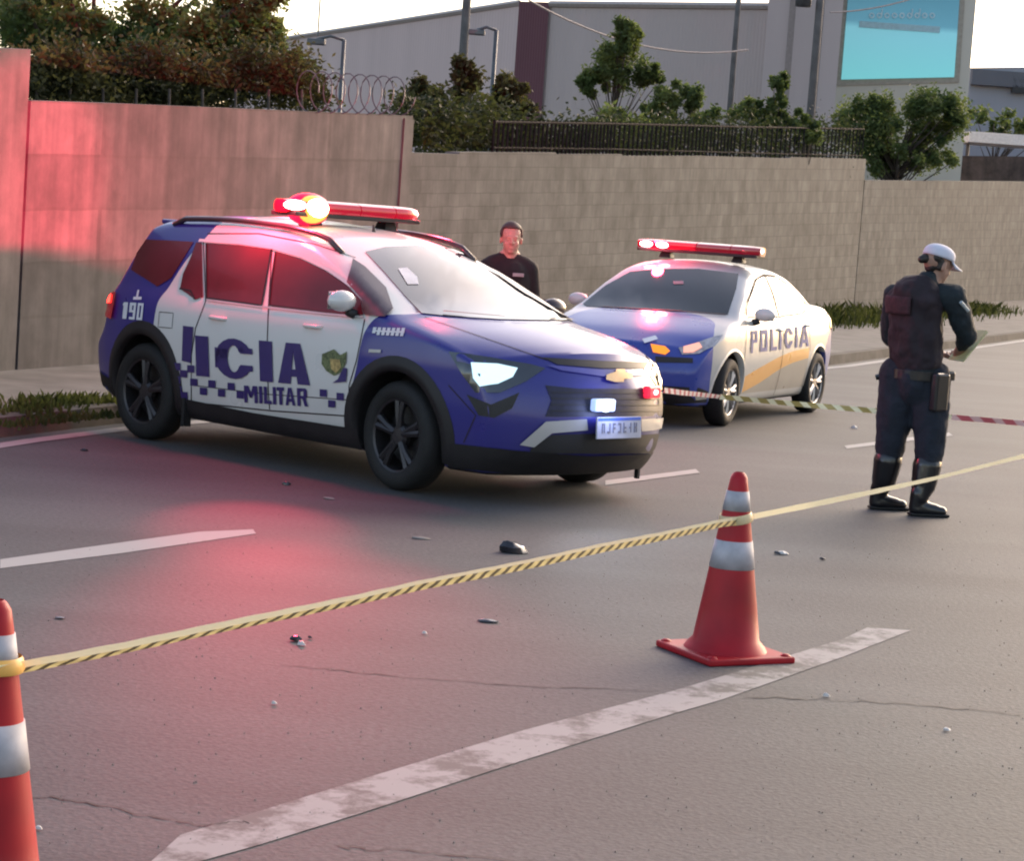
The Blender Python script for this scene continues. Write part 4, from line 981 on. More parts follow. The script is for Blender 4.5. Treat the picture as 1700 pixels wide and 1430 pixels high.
suv.patch('windscreen_sticker', [(660, 448), (675, 446), (692, 462), (694, 474), (676, 474)], mat('paper_sticker', (.62, .65, .66), .6), .010, 0, res=.2)
suv.line('hood_seam', [(705, 527), (800, 560), (880, 588), (905, 597), (1000, 603)], .008, M_SEAM, .003)
hx, hz = suv.sidept(285, 700)
mf = MB(); mf.box((0.47, -.84, .24), (.03, .06, .19)); mf.build('mud_flap', M_RUBBER, suv.root); mf = MB(); mf.box((.47, .84, .24), (.03, .06, .19)); mf.build('mud_flap', M_RUBBER, suv.root)
ex = MB(); ex.box((3.2, .62, .15), (.03, .02, .08)); ex.build('tow_hook', M_BLACK, suv.root)
# lettering on the doors (side view coordinates), a police force's name with the first letters cut by the open gap
def side_map(car, a, b_, c):
    """pixel anchors: a = origin, b = end of baseline, c = top of the capitals above a"""
    A = car.sidept(*a); B = car.sidept(*b_); C_ = car.sidept(*c); return A, (B[0]-A[0], B[1]-A[1]), (C_[0]-A[0], C_[1]-A[1])
def poly_letters(car, name, glyphs, quad, m, offs=.007):
    """glyph polygons in a unit box (0..1) mapped bilinearly onto four pixel corners tl,tr,br,bl"""
    out = []
    tl_, tr_, br_, bl_ = [Vector(q_+(0,)) for q_ in quad]; MBx = bmesh.new()
    for g_ in glyphs:
        vs = []
        for u, v in g_:
            p = tl_.lerp(tr_, u).lerp(bl_.lerp(br_, u), 1-v); vs.append(MBx.verts.new((p.x*.004, p.y*.004, 0)))
        f = MBx.faces.new(vs); bmesh.ops.triangulate(MBx, faces=[f])
    car._refine(MBx, .06)
    r_ = list(car._finish(name, MBx, m, None, offs, 0, False, lambda c: car.hit(c.x/.004, c.y/.004), smooth=False)); MBx.free(); return r_[0]
def arcC(x0, x1, t):
    """a heavy letter C between x0 and x1 with stroke t, as strips"""
    polys = []; cx = (x0+x1)/2; rx = (x1-x0)/2; ry = .5; n = 8
    def ell(a, k): return (cx+math.cos(a)*(rx-t*k), .5+math.sin(a)*(ry-.17*k))
    polys.append([(x0, .25), (x0+t, .28), (x0+t, .72), (x0, .75)])
    for s0, s1 in ((R(180), R(30)), (R(180), R(330))):
        for i in range(n):
            a0 = s0+(s1-s0)*i/n; a1 = s0+(s1-s0)*(i+1)/n; polys.append([ell(a0, 0), ell(a1, 0), ell(a1, 1), ell(a0, 1)])
    polys += [[(x1-t, .64), (x1, .64), (x1, .78), (x1-t, .8)], [(x1-t, .36), (x1, .36), (x1, .22), (x1-t, .2)]]
    return polys
def rect(x0, x1, y0=0, y1=1): return [(x0, y0), (x1, y0), (x1, y1), (x0, y1)]
# "ICIA" on the doors
def glyA(x0, x1, t):
    c = (x0+x1)/2; h = (x1-x0)
    return [[(x0, 0), (x0+t*.95, 0), (c-.0+.0, .78), (c, 1), (c-t*.55, 1)], [(x1, 0), (x1-t*.95, 0), (c, .78), (c, 1), (c+t*.55, 1)], [(x0+h*.27, .18), (x1-h*.27, .18), (x1-h*.34, .36), (x0+h*.34, .36)]]
gl_ = [rect(0, .115)]+[rect(0, .02, .0, .0001)][:0]+arcC(.17, .50, .11)+[rect(.56, .675)]+glyA(.72, 1.0, .115)
poly_letters(suv, 'door_lettering', gl_, ((325, 557), (514, 572), (516, 640), (327, 624)), M_DECAL)
poly_letters(suv, 'door_lettering', [rect(0, 1), ], ((305, 541), (322, 543), (318, 603), (303, 599)), M_DECAL)
# "MILITAR"
gm = []
def M7(x, w): return [rect(x, x+w*.24), rect(x+w*.76, x+w), [(x+w*.1, 1), (x+w*.34, 1), (x+w*.6, .3), (x+w*.4, .3)], [(x+w*.9, 1), (x+w*.66, 1), (x+w*.4, .3), (x+w*.6, .3)]]
gm += M7(0, .21)+[rect(.235, .285)]+[rect(.31, .36), rect(.36, .43, 0, .2)]+[rect(.45, .50)]+[rect(.515, .63, .8, 1), rect(.548, .598, 0, .8)]
gm += [[(.645, 0), (.69, 0), (.725, 1), (.69, 1)], [(.80, 0), (.755, 0), (.71, 1), (.745, 1)], rect(.68, .765, .2, .38)]
gm += [rect(.83, .88), rect(.88, .97, .82, 1), rect(.88, .97, .42, .58), rect(.93, .985, .5, .92), [(.91, .45), (.96, .45), (1, 0), (.945, 0)]]
poly_letters(suv, 'door_lettering', gm, ((406, 640), (512, 645), (513, 675), (407, 668)), M_DECAL)
# chequered band
ck = []
for (x, y) in ((289, 602), (312, 606), (300, 614), (289, 624), (317, 628), (347, 631), (379, 635), (333, 643), (363, 646), (394, 649), (532, 646), (560, 652), (546, 664), (291, 640), (301, 650), (293, 664)):
    ck.append([(x, y), (x+12, y+1), (x+12, y+13), (x, y+12)])
bmk = bmesh.new()
for g_ in ck:
    f = bmk.faces.new([bmk.verts.new((x*.004, y*.004, 0)) for x, y in g_]); bmesh.ops.triangulate(bmk, faces=[f])
list(suv._finish('chequer_band', bmk, M_DECAL, None, .007, 0, False, lambda c: suv.hit(c.x/.004, c.y/.004), smooth=False)); bmk.free()
# coat of arms on the front door
M_GOLD = mat('crest_gold', (.38, .27, .10), .5, var=.5, scale=50); M_GREEN = mat('crest_green', (.12, .14, .06), .5, var=.6, scale=60)
cr = suv.patch('door_crest', [(536, 588), (548, 592), (556, 580), (566, 590), (577, 584), (576, 602), (568, 618), (556, 624), (543, 616), (535, 604)], M_GREEN, .007, 0, res=.06)
suv.patch('crest_shield', [(550, 596), (566, 597), (568, 610), (560, 620), (551, 612)], M_GOLD, .010, 0, res=.06, parent=cr[0])
suv.patch('crest_ribbon', [(553, 636), (562, 630), (572, 610), (578, 612), (576, 634)], M_DECAL, .008, 0, res=.06, parent=cr[0])
# number on the rear quarter "190"
g190 = [rect(.04, .24), [(.0, .8), (.04, .8), (.04, 1), (0, .88)]]
def ring0(x0, x1, y0, y1, tx, ty): return [rect(x0, x0+tx, y0, y1), rect(x1-tx, x1, y0, y1), rect(x0+tx, x1-tx, y1-ty, y1), rect(x0+tx, x1-tx, y0, y0+ty)]
g190 += [rect(.33, .46, .42, 1), rect(.53, .64, 0, 1), rect(.46, .53, .84, 1), rect(.46, .53, .42, .56), rect(.36, .53, 0, .15)]+ring0(.72, 1, 0, 1, .1, .15)
poly_letters(suv, 'number_lettering', g190, ((206, 502), (240, 504), (237, 532), (203, 529)), M_DECALW)
poly_letters(suv, 'phone_symbol', [rect(.3, .55, 0, 1), rect(0, 1, 0, .3)], ((226, 482), (238, 482), (236, 498), (222, 498)), M_DECALW)
# small model name and mark on the front wing
gw = [rect(.02+k*.13, .02+k*.13+.09, 0 if k else .2, 1) for k in range(7)]
poly_letters(suv, 'wing_lettering', gw+[rect(.02, .9, .4, .62)], ((620, 544), (680, 546), (677, 559), (617, 556)), M_DECALW)
poly_letters(suv, 'wing_mark', [rect(0, 1)], ((614, 580), (634, 581), (633, 586), (613, 585)), M_SILVER)
# light bar and its light
LB = lightbar(suv, 1.0, 1.64, .57, 0, (0, 1, 2, 3))
c = MB(); c.ball((.02, -.36, -.0), (.10, .175, .108), 22); c.build('red_halo_ball', emis('halo_glow_red', (1, .004, .06), .42, (.5, .0, .02)), LB, smooth=True)  # added glowing ball, imitates the red halo round the lit module
c = MB(); c.ball((.07, -.37, .0), (.10, .125, .092), 22); c.build('orange_halo_ball', emis('halo_glow_orange', (1, .40, .06), .62, (.3, .1, .02)), LB, smooth=True)  # added glowing ball, imitates the yellow-orange edge of the glare
c = MB(); c.ball((.11, -.375, .008), (.09, .092, .066), 20); c.build('lit_module', E_HOT, LB, smooth=True)
c = MB(); c.ball((.08, -.515, .02), (.07, .085, .034), 14); c.build('lit_module', emis('lit_led_white', (1, .75, .62), 3), LB, smooth=True)
c = MB(); c.ball((.04, .55, .015), (.05, .04, .03), 12); c.build('end_lamp', E_PINK, LB, smooth=True)
RED = (1, .035, .09)
lamp('bar_lamp', LB, (.02, -.72, .17), RED, 34, .08)
lamp('bar_lamp', LB, (.05, .80, .10), RED, 18, .08)
l = lamp('bar_spot', LB, (-.17, -.45, .015), RED, 1500, .02, 'SPOT', spot=30, blend=.5); aim(suv, l, D(10, 300, 18.2))
l = lamp('bar_spot', LB, (.12, .30, .12), RED, 45, .03, 'SPOT', spot=11, blend=.6); aim(suv, l, D(848, 402, 17.3))
l = lamp('bar_spot', LB, (-.17, -.20, .03), RED, 1900, .03, 'SPOT', spot=62, blend=1); aim(suv, l, D(330, 400, 21))
l = lamp('ground_spot', LB, (.0, -.74, .05), RED, 240, .05, 'SPOT', spot=26, blend=1); aim(suv, l, G(590, 1120))
l = lamp('ground_spot', LB, (.1, -.72, .05), RED, 90, .05, 'SPOT', spot=22, blend=.8); aim(suv, l, G(420, 870))
hlp = suv.hit(825, 622)[0]
l = lamp('headlamp_beam', suv.root, hlp+Vector((.12, -.02, 0)), (.85, .93, 1), 22, .05, 'SPOT', spot=80, blend=.6); aim(suv, l, suv.mw @ Vector((9, -1.0, 0)))

# ============ the farther car: three-box saloon
def sed_white(nt, X, Y, Z):
    ay = N(nt, 'ShaderNodeMath', operation='ABSOLUTE'); nt.links.new(Y, ay.inputs[0])
    xf = curve_of(nt, ay.outputs[0], [(0, 2.38), (.45, 2.42), (.62, 2.52), (.72, 2.75), (.8, 2.95), (.9, 3.0)], 2.2, 3.2)
    f = cmp_(nt, X, xf, 'LESS_THAN')
    q = curve_of(nt, Z, [(.2, -.2), (.5, -.16), (.7, -.3), (.86, -.62), (.95, -.95), (1.5, -.95)], -1, 0)
    return cmp_(nt, f, cmp_(nt, X, q), 'MULTIPLY')
def swoosh(nt, col, xyz):
    z0_ = curve_of(nt, xyz[0], [(.3, .56), (1.0, .50), (1.8, .34), (2.4, .24)], .1, .7); z1_ = curve_of(nt, xyz[0], [(.3, .66), (1.0, .62), (1.8, .50), (2.4, .38)], .1, .8)
    a = cmp_(nt, cmp_(nt, xyz[2], z0_), cmp_(nt, xyz[2], z1_, 'LESS_THAN'), 'MULTIPLY'); b_ = cmp_(nt, cmp_(nt, xyz[0], .36), cmp_(nt, xyz[0], 2.2, 'LESS_THAN'), 'MULTIPLY')
    f = cmp_(nt, a, b_, 'MULTIPLY'); mx = N(nt, 'ShaderNodeMix', data_type='RGBA'); nt.links.new(f, mx.inputs[0]); nt.links.new(col, mx.inputs[6]); mx.inputs[7].default_value = (.72, .34, .04, 1)
    # grey band below the swoosh
    g0 = cmp_(nt, cmp_(nt, xyz[2], z0_, 'LESS_THAN'), cmp_(nt, xyz[2], .27), 'MULTIPLY'); f2 = cmp_(nt, g0, b_, 'MULTIPLY')
    m2 = N(nt, 'ShaderNodeMix', data_type='RGBA'); nt.links.new(f2, m2.inputs[0]); nt.links.new(mx.outputs[2], m2.inputs[6]); m2.inputs[7].default_value = (.30, .28, .24, 1)
    return m2.outputs[2]
M_SED = livery('saloon_livery', sed_white, (.03, .06, .33), (.46, .47, .46), swoosh)
DB = CarBody(
    bottom=[(-.62, .26), (-.4, .2), (.3, .17), (2.2, .17), (2.9, .17), (3.08, .18)],
    front=[(3.08, .18), (3.16, .3), (3.17, .45), (3.12, .57), (3.02, .66)],
    top=[(-.66, 1.0), (-.55, 1.03), (-.3, 1.045), (-.02, 1.055), (.10, 1.09), (.36, 1.225), (.62, 1.335), (.92, 1.38), (1.25, 1.385), (1.55, 1.345), (1.85, 1.22), (2.15, 1.06), (2.38, .93), (2.6, .87), (2.85, .775), (3.02, .66)],
    rear=[(-.62, .26), (-.72, .38), (-.73, .55), (-.70, .75), (-.66, 1.0)],
    W=[(.15, .76), (.25, .80), (.4, .83), (.6, .85), (.75, .845), (.88, .83), (.93, .81), (.97, .775), (1.15, .705), (1.3, .625), (1.4, .56), (1.45, .53)],
    taper=[(-.75, .86), (-.5, .93), (-.1, .985), (.6, 1), (2.2, 1), (2.7, .985), (3.0, .92), (3.2, .84)],
    crown=lambda x: .05, bulge_f=.25, bulge_r=.12, greentop=1.4)
SEDP = (2.2076, 21.7415, -2.0064)
sed = Car('police_car', SEDP, DB, 'white and blue police saloon with red light bar and yellow door stripe', .30, 2.53, .35, [M_SED, M_BLACK])
for x, sg, st in ((2.53, 1, R(3)), (2.53, -1, R(3)), (0, 1, 0), (0, -1, 0)): sed.wheel(x, sg, .845, st, 7, M_ALLOY, .19)
sed.patch('windscreen', [(1046, 452), (1090, 447), (1160, 447), (1226, 455), (1222, 480), (1208, 523), (1140, 518), (1080, 515), (975, 509), (968, 505), (1005, 475)], M_WIND2, .006, 0, res=.12)
M_GL2 = glass_mat('pale_side_window', (.035, .04, .036), .1, .6, .6)
def side2(name, pts, m, offs=.006, **k):
    for sg in (1, -1): sed.patch(name, pts, m, offs, 0, res=.12, mode='side', sg=sg, **k)
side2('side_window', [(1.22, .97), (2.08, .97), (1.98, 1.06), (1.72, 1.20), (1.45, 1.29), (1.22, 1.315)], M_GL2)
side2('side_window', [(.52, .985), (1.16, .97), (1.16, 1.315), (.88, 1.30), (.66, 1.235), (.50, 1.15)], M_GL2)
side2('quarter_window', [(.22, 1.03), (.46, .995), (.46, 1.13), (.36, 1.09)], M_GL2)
for sg in (1, -1):
    for pts in ([(1.19, .22), (1.19, .95), (1.19, 1.34)], [(2.2, .24), (2.27, .6), (2.22, .93)], [(.33, .62), (.38, .8), (.36, 1.0)]): sed.line('door_seam', pts, .01, M_SEAM, .003, mode='side', sg=sg)
    sed.line('trunk_seam', [(-.02, 1.03), (-.1, .98), (-.45, .95), (-.62, .93)], .01, M_SEAM, .003, mode='side', sg=sg)
    sed.line('pillar_seam', [(1.19, .97), (1.19, 1.33)], .05, M_SEAL, .010, mode='side', sg=sg)
    sed.line('window_trim', [(.16, 1.04), (.4, .985), (1.2, .955), (2.12, .955)], .014, M_BLACK, .009, mode='side', sg=sg)
    sed.line('window_frame', [(.18, 1.05), (.42, 1.15), (.66, 1.26), (.9, 1.325), (1.2, 1.335), (1.5, 1.29), (1.95, 1.1), (2.12, .97)], .022, M_SEAM, .009, mode='side', sg=sg)
    for x, z in ((1.3, .84), (.45, .87)):
        q, nn = sed.side(x, z, sg); h = MB(); h.tube([(-.08, -sg*.01, 0), (-.05, sg*.02, 0), (.05, sg*.02, 0), (.08, -sg*.01, 0)], .012, 8); o = h.build('door_handle', M_WHITE, sed.root, smooth=True); o.location = q
    sed.mirror_(2.0, .92, .99, sg, M_WHITE, .8)
    for cx in (0, 2.53): ring(sed, cx, .348, .375, -5, 185, M_WHITE if cx else M_SED, sg, .006, 'arch_lip')
    sed.patch('tail_lamp', [(-.66, .78), (-.45, .84), (-.5, .96), (-.66, .98)], M_REDDARK, .008, 0, res=.1, mode='side', sg=sg)
# block lettering on the doors
gs = [rect(.0, .035), rect(.035, .1, .85, 1), rect(.07, .105, .5, 1), rect(.035, .1, .45, .6)]+ring0(.15, .27, 0, 1, .035, .2)+[rect(.32, .36), rect(.36, .43, 0, .17), rect(.47, .51)]+[[(u, v) for u, v in g_] for g_ in arcC(.56, .70, .04)]+[rect(.75, .79)]+glyA(.83, 1, .045)
bmq = bmesh.new()
for g_ in gs:
    f = bmq.faces.new([bmq.verts.new((2.12-u*1.72, .64+v*.20+u*.03, 0)) for u, v in g_]); bmesh.ops.triangulate(bmq, faces=[f])
sed._refine(bmq, .1)
list(sed._finish('door_lettering', bmq, mat('blue_grey_lettering', (.025, .05, .24), .6), None, .006, 0, False, lambda c: sed.side(c.x, c.y, 1), smooth=False)); bmq.free()
hl = sed.patch('headlamp', [(1126, 578), (1150, 572), (1184, 560), (1200, 557), (1186, 575), (1160, 588), (1132, 590)], M_LAMPC, .008, 0, mirror=True, res=.1)
sed.patch('lens', [(1134, 577), (1160, 570), (1165, 578), (1150, 586), (1134, 587)], emis('warm_reflector', (1, .42, .3), .35, (.5, .25, .2)), .014, 0, parent=hl[0], res=.1)
sed.patch('indicator', [(1080, 572), (1104, 576), (1112, 584), (1104, 590), (1084, 586)], E_AMB, .012, 0, res=.1)
sed.patch('grille', [(1088, 592), (1150, 595), (1150, 603), (1088, 602)], M_BLACK, .006, 0, res=.1)
sed.patch('badge', [(1066, 566), (1088, 560), (1092, 566), (1070, 572)], M_CHROME, .02, 0, res=.1)
sed.patch('lower_grille', [(1090, 640), (1160, 644), (1175, 650), (1172, 668), (1090, 672)], M_BLACK, .006, 0, res=.1)
sed.patch('fog_lamp', [(1152, 656), (1172, 653), (1172, 662), (1154, 664)], M_FOG, .012, 0, res=.1)
sed.line('wiper', [(1000, 511), (1060, 515), (1130, 518)], .02, M_BLACK, .015); sed.line('wiper', [(1130, 519), (1170, 522), (1205, 524)], .02, M_BLACK, .015)
sed.patch('windscreen_sticker', [(1118, 468), (1135, 468), (1135, 473), (1118, 473)], mat('small_sticker', (.2, .24, .25), .6), .010, 0, res=.2)
LB2 = lightbar(sed, 1.3, 1.535, .62, 0, (0, 1))
for y in (-.50, -.34):
    c = MB(); c.ball((.12, y, .012), (.045, .075, .026), 14); c.build('lit_module', emis('lit_led_pink', (1, .62, .62), 12), LB2, smooth=True)
c = MB(); c.ball((.03, .60, .02), (.04, .035, .028), 12); c.build('end_lamp', emis('lit_end_soft', (1, .6, .55), 2), LB2, smooth=True)
lamp('bar_lamp', LB2, (.22, -.42, .10), RED, 14, .06)

# ------------------------------------------------------------------ cones
M_CONE = mat('cone_red_plastic', (.34, .006, .014), .5, var=.22, scale=5, coat=.05, spec=.3)
M_REFL = mat('cone_reflective_band', (.40, .39, .42), .6, var=.22, scale=14)
def cone(loc, rz, label):
    e = empty('traffic_cone', loc, rz, label=label, cat='traffic cone', group='red and white traffic cones on the road')
    a = MB(); a.box((0, 0, .014), (.40, .40, .028)); o = a.build('base', M_CONE, e, bevel=.008)
    for x in (-.17, .17):
        for y in (-.17, .17):
            a = MB(); a.ball((x, y, .026), (.022, .022, .012), 10); a.build('rubber_foot', M_CONE, o, smooth=True)
    def R_(z): return .142*(1-z/.76)+.030*(z/.76)
    a = MB(); pr = [(.165, .028), (.155, .045), (R_(.07), .07)]+[(R_(z), z) for z in (.2, .34, .47, .62, .70)]+[(.033, .735), (.022, .752), (.016, .756)]
    a.lathe(pr, 40); a.lathe([(.016, .756), (.012, .70)], 40); a.build('cone', M_CONE, e, smooth=True, edge=50)
    for z0_, z1_ in ((.365, .478), (.60, .68)):
        a = MB(); a.lathe([(R_(z0_)-.001, z0_), (R_(z0_)+.0025, z0_), (R_(z1_)+.0025, z1_), (R_(z1_)-.001, z1_)], 40); a.build('reflective_band', M_REFL, e, smooth=True)
    e.scale = (1, 1, .965); return e
c1 = G(1203, 1088); c2 = G(-32, 1532)
cone(c1, R(28), 'red and white traffic cone standing on the worn lane line')
cone(c2, R(12), 'partly seen red and white traffic cone at the left edge of the picture')

# ------------------------------------------------------------------ barrier tape
def tape_mat(name, ca, cb, pitch=.12, duty=.5, slant=1.0):
    m, nt, b = new_mat(name); tc = N(nt, 'ShaderNodeTexCoord'); sp = N(nt, 'ShaderNodeSeparateXYZ'); nt.links.new(tc.outputs['UV'], sp.inputs[0])
    a = N(nt, 'ShaderNodeMath', operation='MULTIPLY_ADD'); a.inputs[1].default_value = slant; nt.links.new(sp.outputs[1], a.inputs[0]); nt.links.new(sp.outputs[0], a.inputs[2])
    d = N(nt, 'ShaderNodeMath', operation='DIVIDE'); d.inputs[1].default_value = pitch; nt.links.new(a.outputs[0], d.inputs[0])
    f = N(nt, 'ShaderNodeMath', operation='FRACT'); nt.links.new(d.outputs[0], f.inputs[0])
    g_ = cmp_(nt, f.outputs[0], duty, 'LESS_THAN'); mx = N(nt, 'ShaderNodeMix', data_type='RGBA'); nt.links.new(g_, mx.inputs[0]); mx.inputs[6].default_value = ca+(1,); mx.inputs[7].default_value = cb+(1,)
    nt.links.new(mx.outputs[2], b.inputs['Base Color']); b.inputs['Roughness'].default_value = .3; b.inputs['Specular IOR Level'].default_value = .6
    return m
def tape(name, pts, width, twist, m, label, sag=0, fold=0, thick=.0, seed=1, cat='barrier tape'):
    """ribbon through world points; twist(t) = roll angle in degrees; width(t)"""
    rnd = random.Random(seed); P = []
    for a, b_ in zip(pts[:-1], pts[1:]):
        n = max(6, int((b_-a).length/.04))
        for i in range(n):
            t = i/n; P.append(a.lerp(b_, t)-Vector((0, 0, sag*4*t*(1-t))))
    P.append(pts[-1]); n = len(P); V = []; F = []; UV = []; L = 0; ls = []
    for i, p in enumerate(P):
        if i: L += (p-P[i-1]).length
        ls.append(L)
    cols = 5
    for i, p in enumerate(P):
        t = i/(n-1); d = (P[min(i+1, n-1)]-P[max(i-1, 0)]).normalized(); side = d.cross(Vector((0, 0, 1))).normalized(); up = side.cross(d)
        th = R(twist(t)); ax = up*math.cos(th)+side*math.sin(th); ay = -up*math.sin(th)+side*math.cos(th); w = width(t)
        for k in range(cols):
            v = k/(cols-1)-.5; V.append(p+ax*v*w+ay*(fold*w*(v*v*4)+.0015*math.sin(ls[i]*31+k)*(1-abs(v))))
    for i in range(n-1):
        for k in range(cols-1): F.append((i*cols+k, i*cols+k+1, (i+1)*cols+k+1, (i+1)*cols+k))
    me = bpy.data.meshes.new(name); me.from_pydata([tuple(v) for v in V], [], F); uvl = me.uv_layers.new(name='UVMap')
    for pl in me.polygons:
        for li in pl.loop_indices:
            vi = me.loops[li].vertex_index; uvl.data[li].uv = (ls[vi//cols], (vi % cols)/(cols-1)*.06)
    o = link(name, me, m, smooth=True); return tag(o, label=label, cat=cat)
M_T1 = tape_mat('yellow_black_tape', (.70, .50, .16), (.06, .045, .02), .105, .36, -1.4)
M_T2 = tape_mat('yellow_white_tape', (.42, .32, .10), (.95, .88, .6), .16, .45, 1)
M_T3 = tape_mat('red_white_tape', (.6, .12, .14), (.8, .5, .48), .2, .45, 1)
M_T3b = tape_mat('white_red_tape', (.9, .8, .78), (.6, .08, .10), .14, .4, 1)
M_T0 = mat('pale_yellow_tape', (.98, .88, .52), .35, var=.06)
def at_cone(c, z, s): return c+Vector((s*.06, -.02, z))
def on_px(px, py, ref, k=0): return D(px, py, ref)
L0 = D(-8, 1110, c2.y-.05); L1 = D(1200, 866, c1.y-.07); L2 = D(1255, 858, c1.y-.07); L3 = D(1760, 735, 10.4)
for m_ in (M_T0,):
    nt = m_.node_tree; b = nt.nodes['Principled BSDF']; tr = N(nt, 'ShaderNodeBsdfTranslucent'); tr.inputs[0].default_value = (.98, .9, .6, 1); ms = N(nt, 'ShaderNodeMixShader'); ms.inputs[0].default_value = .45
    nt.links.new(b.outputs[0], ms.inputs[1]); nt.links.new(tr.outputs[0], ms.inputs[2]); nt.links.new(ms.outputs[0], nt.nodes['Material Output'].inputs[0])
M_TA = tape_mat('yellow_black_tape_narrow', (.85, .66, .28), (.10, .07, .03), .075, .42, -.8)
def midsag(a, b_, px, py, f): 
    y = a.y+(b_.y-a.y)*f; return D(px, py, y)
# far behind in depth each picture point gets the depth of the straight run between the cones
run = []
for px, py in ((-60, 1118), (0, 1110), (100, 1092), (200, 1073), (300, 1052), (400, 1031), (500, 1011), (600, 990), (700, 967), (800, 948), (900, 928), (1000, 906), (1100, 887), (1195, 866), (1250, 858)):
    ya, yb = c2.y-.06, c1.y-.09; f = (px+0)/1220.0; inv = (1-f)/ya+f/yb; run.append(D(px, py, 1/inv))
run2 = [run[-1]]+[D(px, py, y) for px, py, y in ((1350, 838, 8.7), (1450, 817, 9.1), (1550, 795, 9.5), (1650, 770, 10.0), (1760, 742, 10.6))]
def wdt(t): return .034 if t < .12 else .036
tape('barrier_tape', run, lambda t: .026+.004*math.sin(t*9), lambda t: 42-8*math.sin(t*3.1), M_T0, 'long yellow barrier tape stretched low between the two traffic cones', fold=.05)
lo = tape('tape_edge', [p+Vector((0, .006, -.0155)) for p in run], lambda t: .012+.009*max(0, min(1, (t-.25)*4)), lambda t: 8+4*math.sin(t*7), M_TA, 'x')
for k in ('label', 'category'): del lo[k]
lo.parent = bpy.data.objects['barrier_tape']; lo['label'] = 'hanging striped lower half of the tape'
tape('barrier_tape', run2, lambda t: .024+.004*math.sin(t*7), lambda t: 10+15*math.sin(t*4), M_T0, 'pale yellow barrier tape running from the standing cone out past the officer')
e_ = MB(); e_.lathe([(.066, -.017), (.069, -.01), (.065, .012), (.061, .018)], 24); o = e_.build('tape_knot', M_T0, smooth=True); o.location = (c1.x, c1.y, run[-1].z+.002); o.parent = None
tag(o, label='yellow tape wrapped around the neck of the standing cone', cat='barrier tape'); o.name = 'tape_wrap'
o.rotation_euler = (R(6), R(-10), 0)
o = e_.build('tape_wrap', mat('orange_tape', (.75, .42, .10), .4), smooth=True); o.location = (c2.x, c2.y, L0.z); tag(o, label='orange yellow tape wrapped around the cone at the left edge', cat='barrier tape')
# the farther tape from the people carrier past the officer
def farrun(ps): return [D(*p) for p in ps]
tape('barrier_tape', farrun([(1102, 648, 13.6), (1130, 652, 14.0), (1160, 655, 14.6), (1195, 659, 15.2)]), lambda t: .035, lambda t: 10+30*t, M_T3b, 'short red and white tape tied to the front of the blue people carrier')
tape('barrier_tape', farrun([(1195, 659, 15.2), (1290, 668, 15.5), (1380, 676, 15.8), (1460, 683, 16.0), (1580, 693, 16.2)]), lambda t: .038, lambda t: 10+15*math.sin(t*9), M_T2, 'yellow and white dashed tape crossing before the saloon to the officer')
tape('barrier_tape', farrun([(1580, 693, 16.2), (1640, 698, 16.3), (1720, 705, 16.5), (1850, 716, 16.7)]), lambda t: .042, lambda t: 5+15*math.sin(t*7), M_T3, 'red and pink striped tape leading out to the right of the officer')

# ------------------------------------------------------------------ debris on the asphalt
M_DBL = mat('broken_black_plastic', (.02, .018, .022), .25, coat=.4, var=.3); M_DWH = mat('broken_white_plastic', (.55, .52, .5), .35, var=.1); M_DGR = mat('dusty_grit', (.22, .2, .18), .8, var=.2)
def shard(px, py, wpx, hpx, m, label, rz=0, kind=0, seed=0):
    rnd = random.Random(seed+int(px)); g = G(px, py+hpx*.4); s = g.y/FPX; w = wpx*s; h = hpx*s; n = 9; V = []; 
    for lay in range(3):
        for k in range(n):
            a = 2*math.pi*k/n; rr = rnd.uniform(.75, 1.1)*(1, .92, .45)[lay]; V.append((math.cos(a)*w/2*rr+(0, -.04, -.12)[lay]*w, math.sin(a)*w*.32*rr, (0, .5, 1.0)[lay]*h*(rnd.uniform(.7, 1) if lay else 1)))
    F = [(l*n+k, l*n+(k+1) % n, (l+1)*n+(k+1) % n, (l+1)*n+k) for l in (0, 1) for k in range(n)]+[tuple(range(n))[::-1], tuple(2*n+k for k in range(n))]
    b_ = MB(); b_.add(V, F); o = b_.build('broken_fragment', m, smooth=True, edge=35); o.location = (g.x, g.y, .004); o.rotation_euler = (0, 0, R(rz))
    return tag(o, label=label, cat='fragment', group='crash fragments scattered on the asphalt')
shard(852, 910, 50, 20, M_DBL, 'largest glossy black piece of debris in the middle of the road', -8)
shard(492, 1062, 24, 9, M_DBL, 'small black fragment right below the striped tape', -20)
shard(500, 1070, 16, 7, M_DWH, 'white chip touching the small black fragment below the tape', -25)
shard(515, 1060, 9, 4, M_DBL, 'tiny black crumb beside the white chip below the tape')
shard(812, 1032, 40, 4, M_DBL, 'thin flat black strip lying below the tape near the road centre', -6)
shard(1300, 919, 22, 5, M_DWH, 'white and grey flake between the standing cone and the officer')
shard(1290, 919, 12, 5, M_DBL, 'dark chip touching the flake between cone and officer')
shard(1366, 929, 12, 4, M_DBL, 'faint dark crumb nearest below the officer boots')
shard(1372, 1156, 13, 6, M_DWH, 'white pebble sized chip below the right part of the lane line')
shard(1572, 1213, 14, 5, M_DWH, 'bright white chip lowest on the right of the road')
shard(65, 1377, 13, 6, M_DWH, 'white chip beside the cone at the left edge')
shard(455, 1169, 11, 5, M_DWH, 'pinkish white chip in the red glow below the tape')
shard(705, 1052, 9, 4, M_DWH, 'small pale chip left of the thin black strip')
shard(698, 894, 34, 3, M_DGR, 'pale smear of grit above the tape left of the black piece')
shard(100, 1027, 22, 2, M_DBL, 'thin dark sliver left of the red glow')
shard(476, 804, 16, 5, M_DBL, 'dark crumb on the road under the doors of the people carrier')
shard(546, 828, 24, 3, M_DGR, 'flat grey scrap in front of the near front wheel')
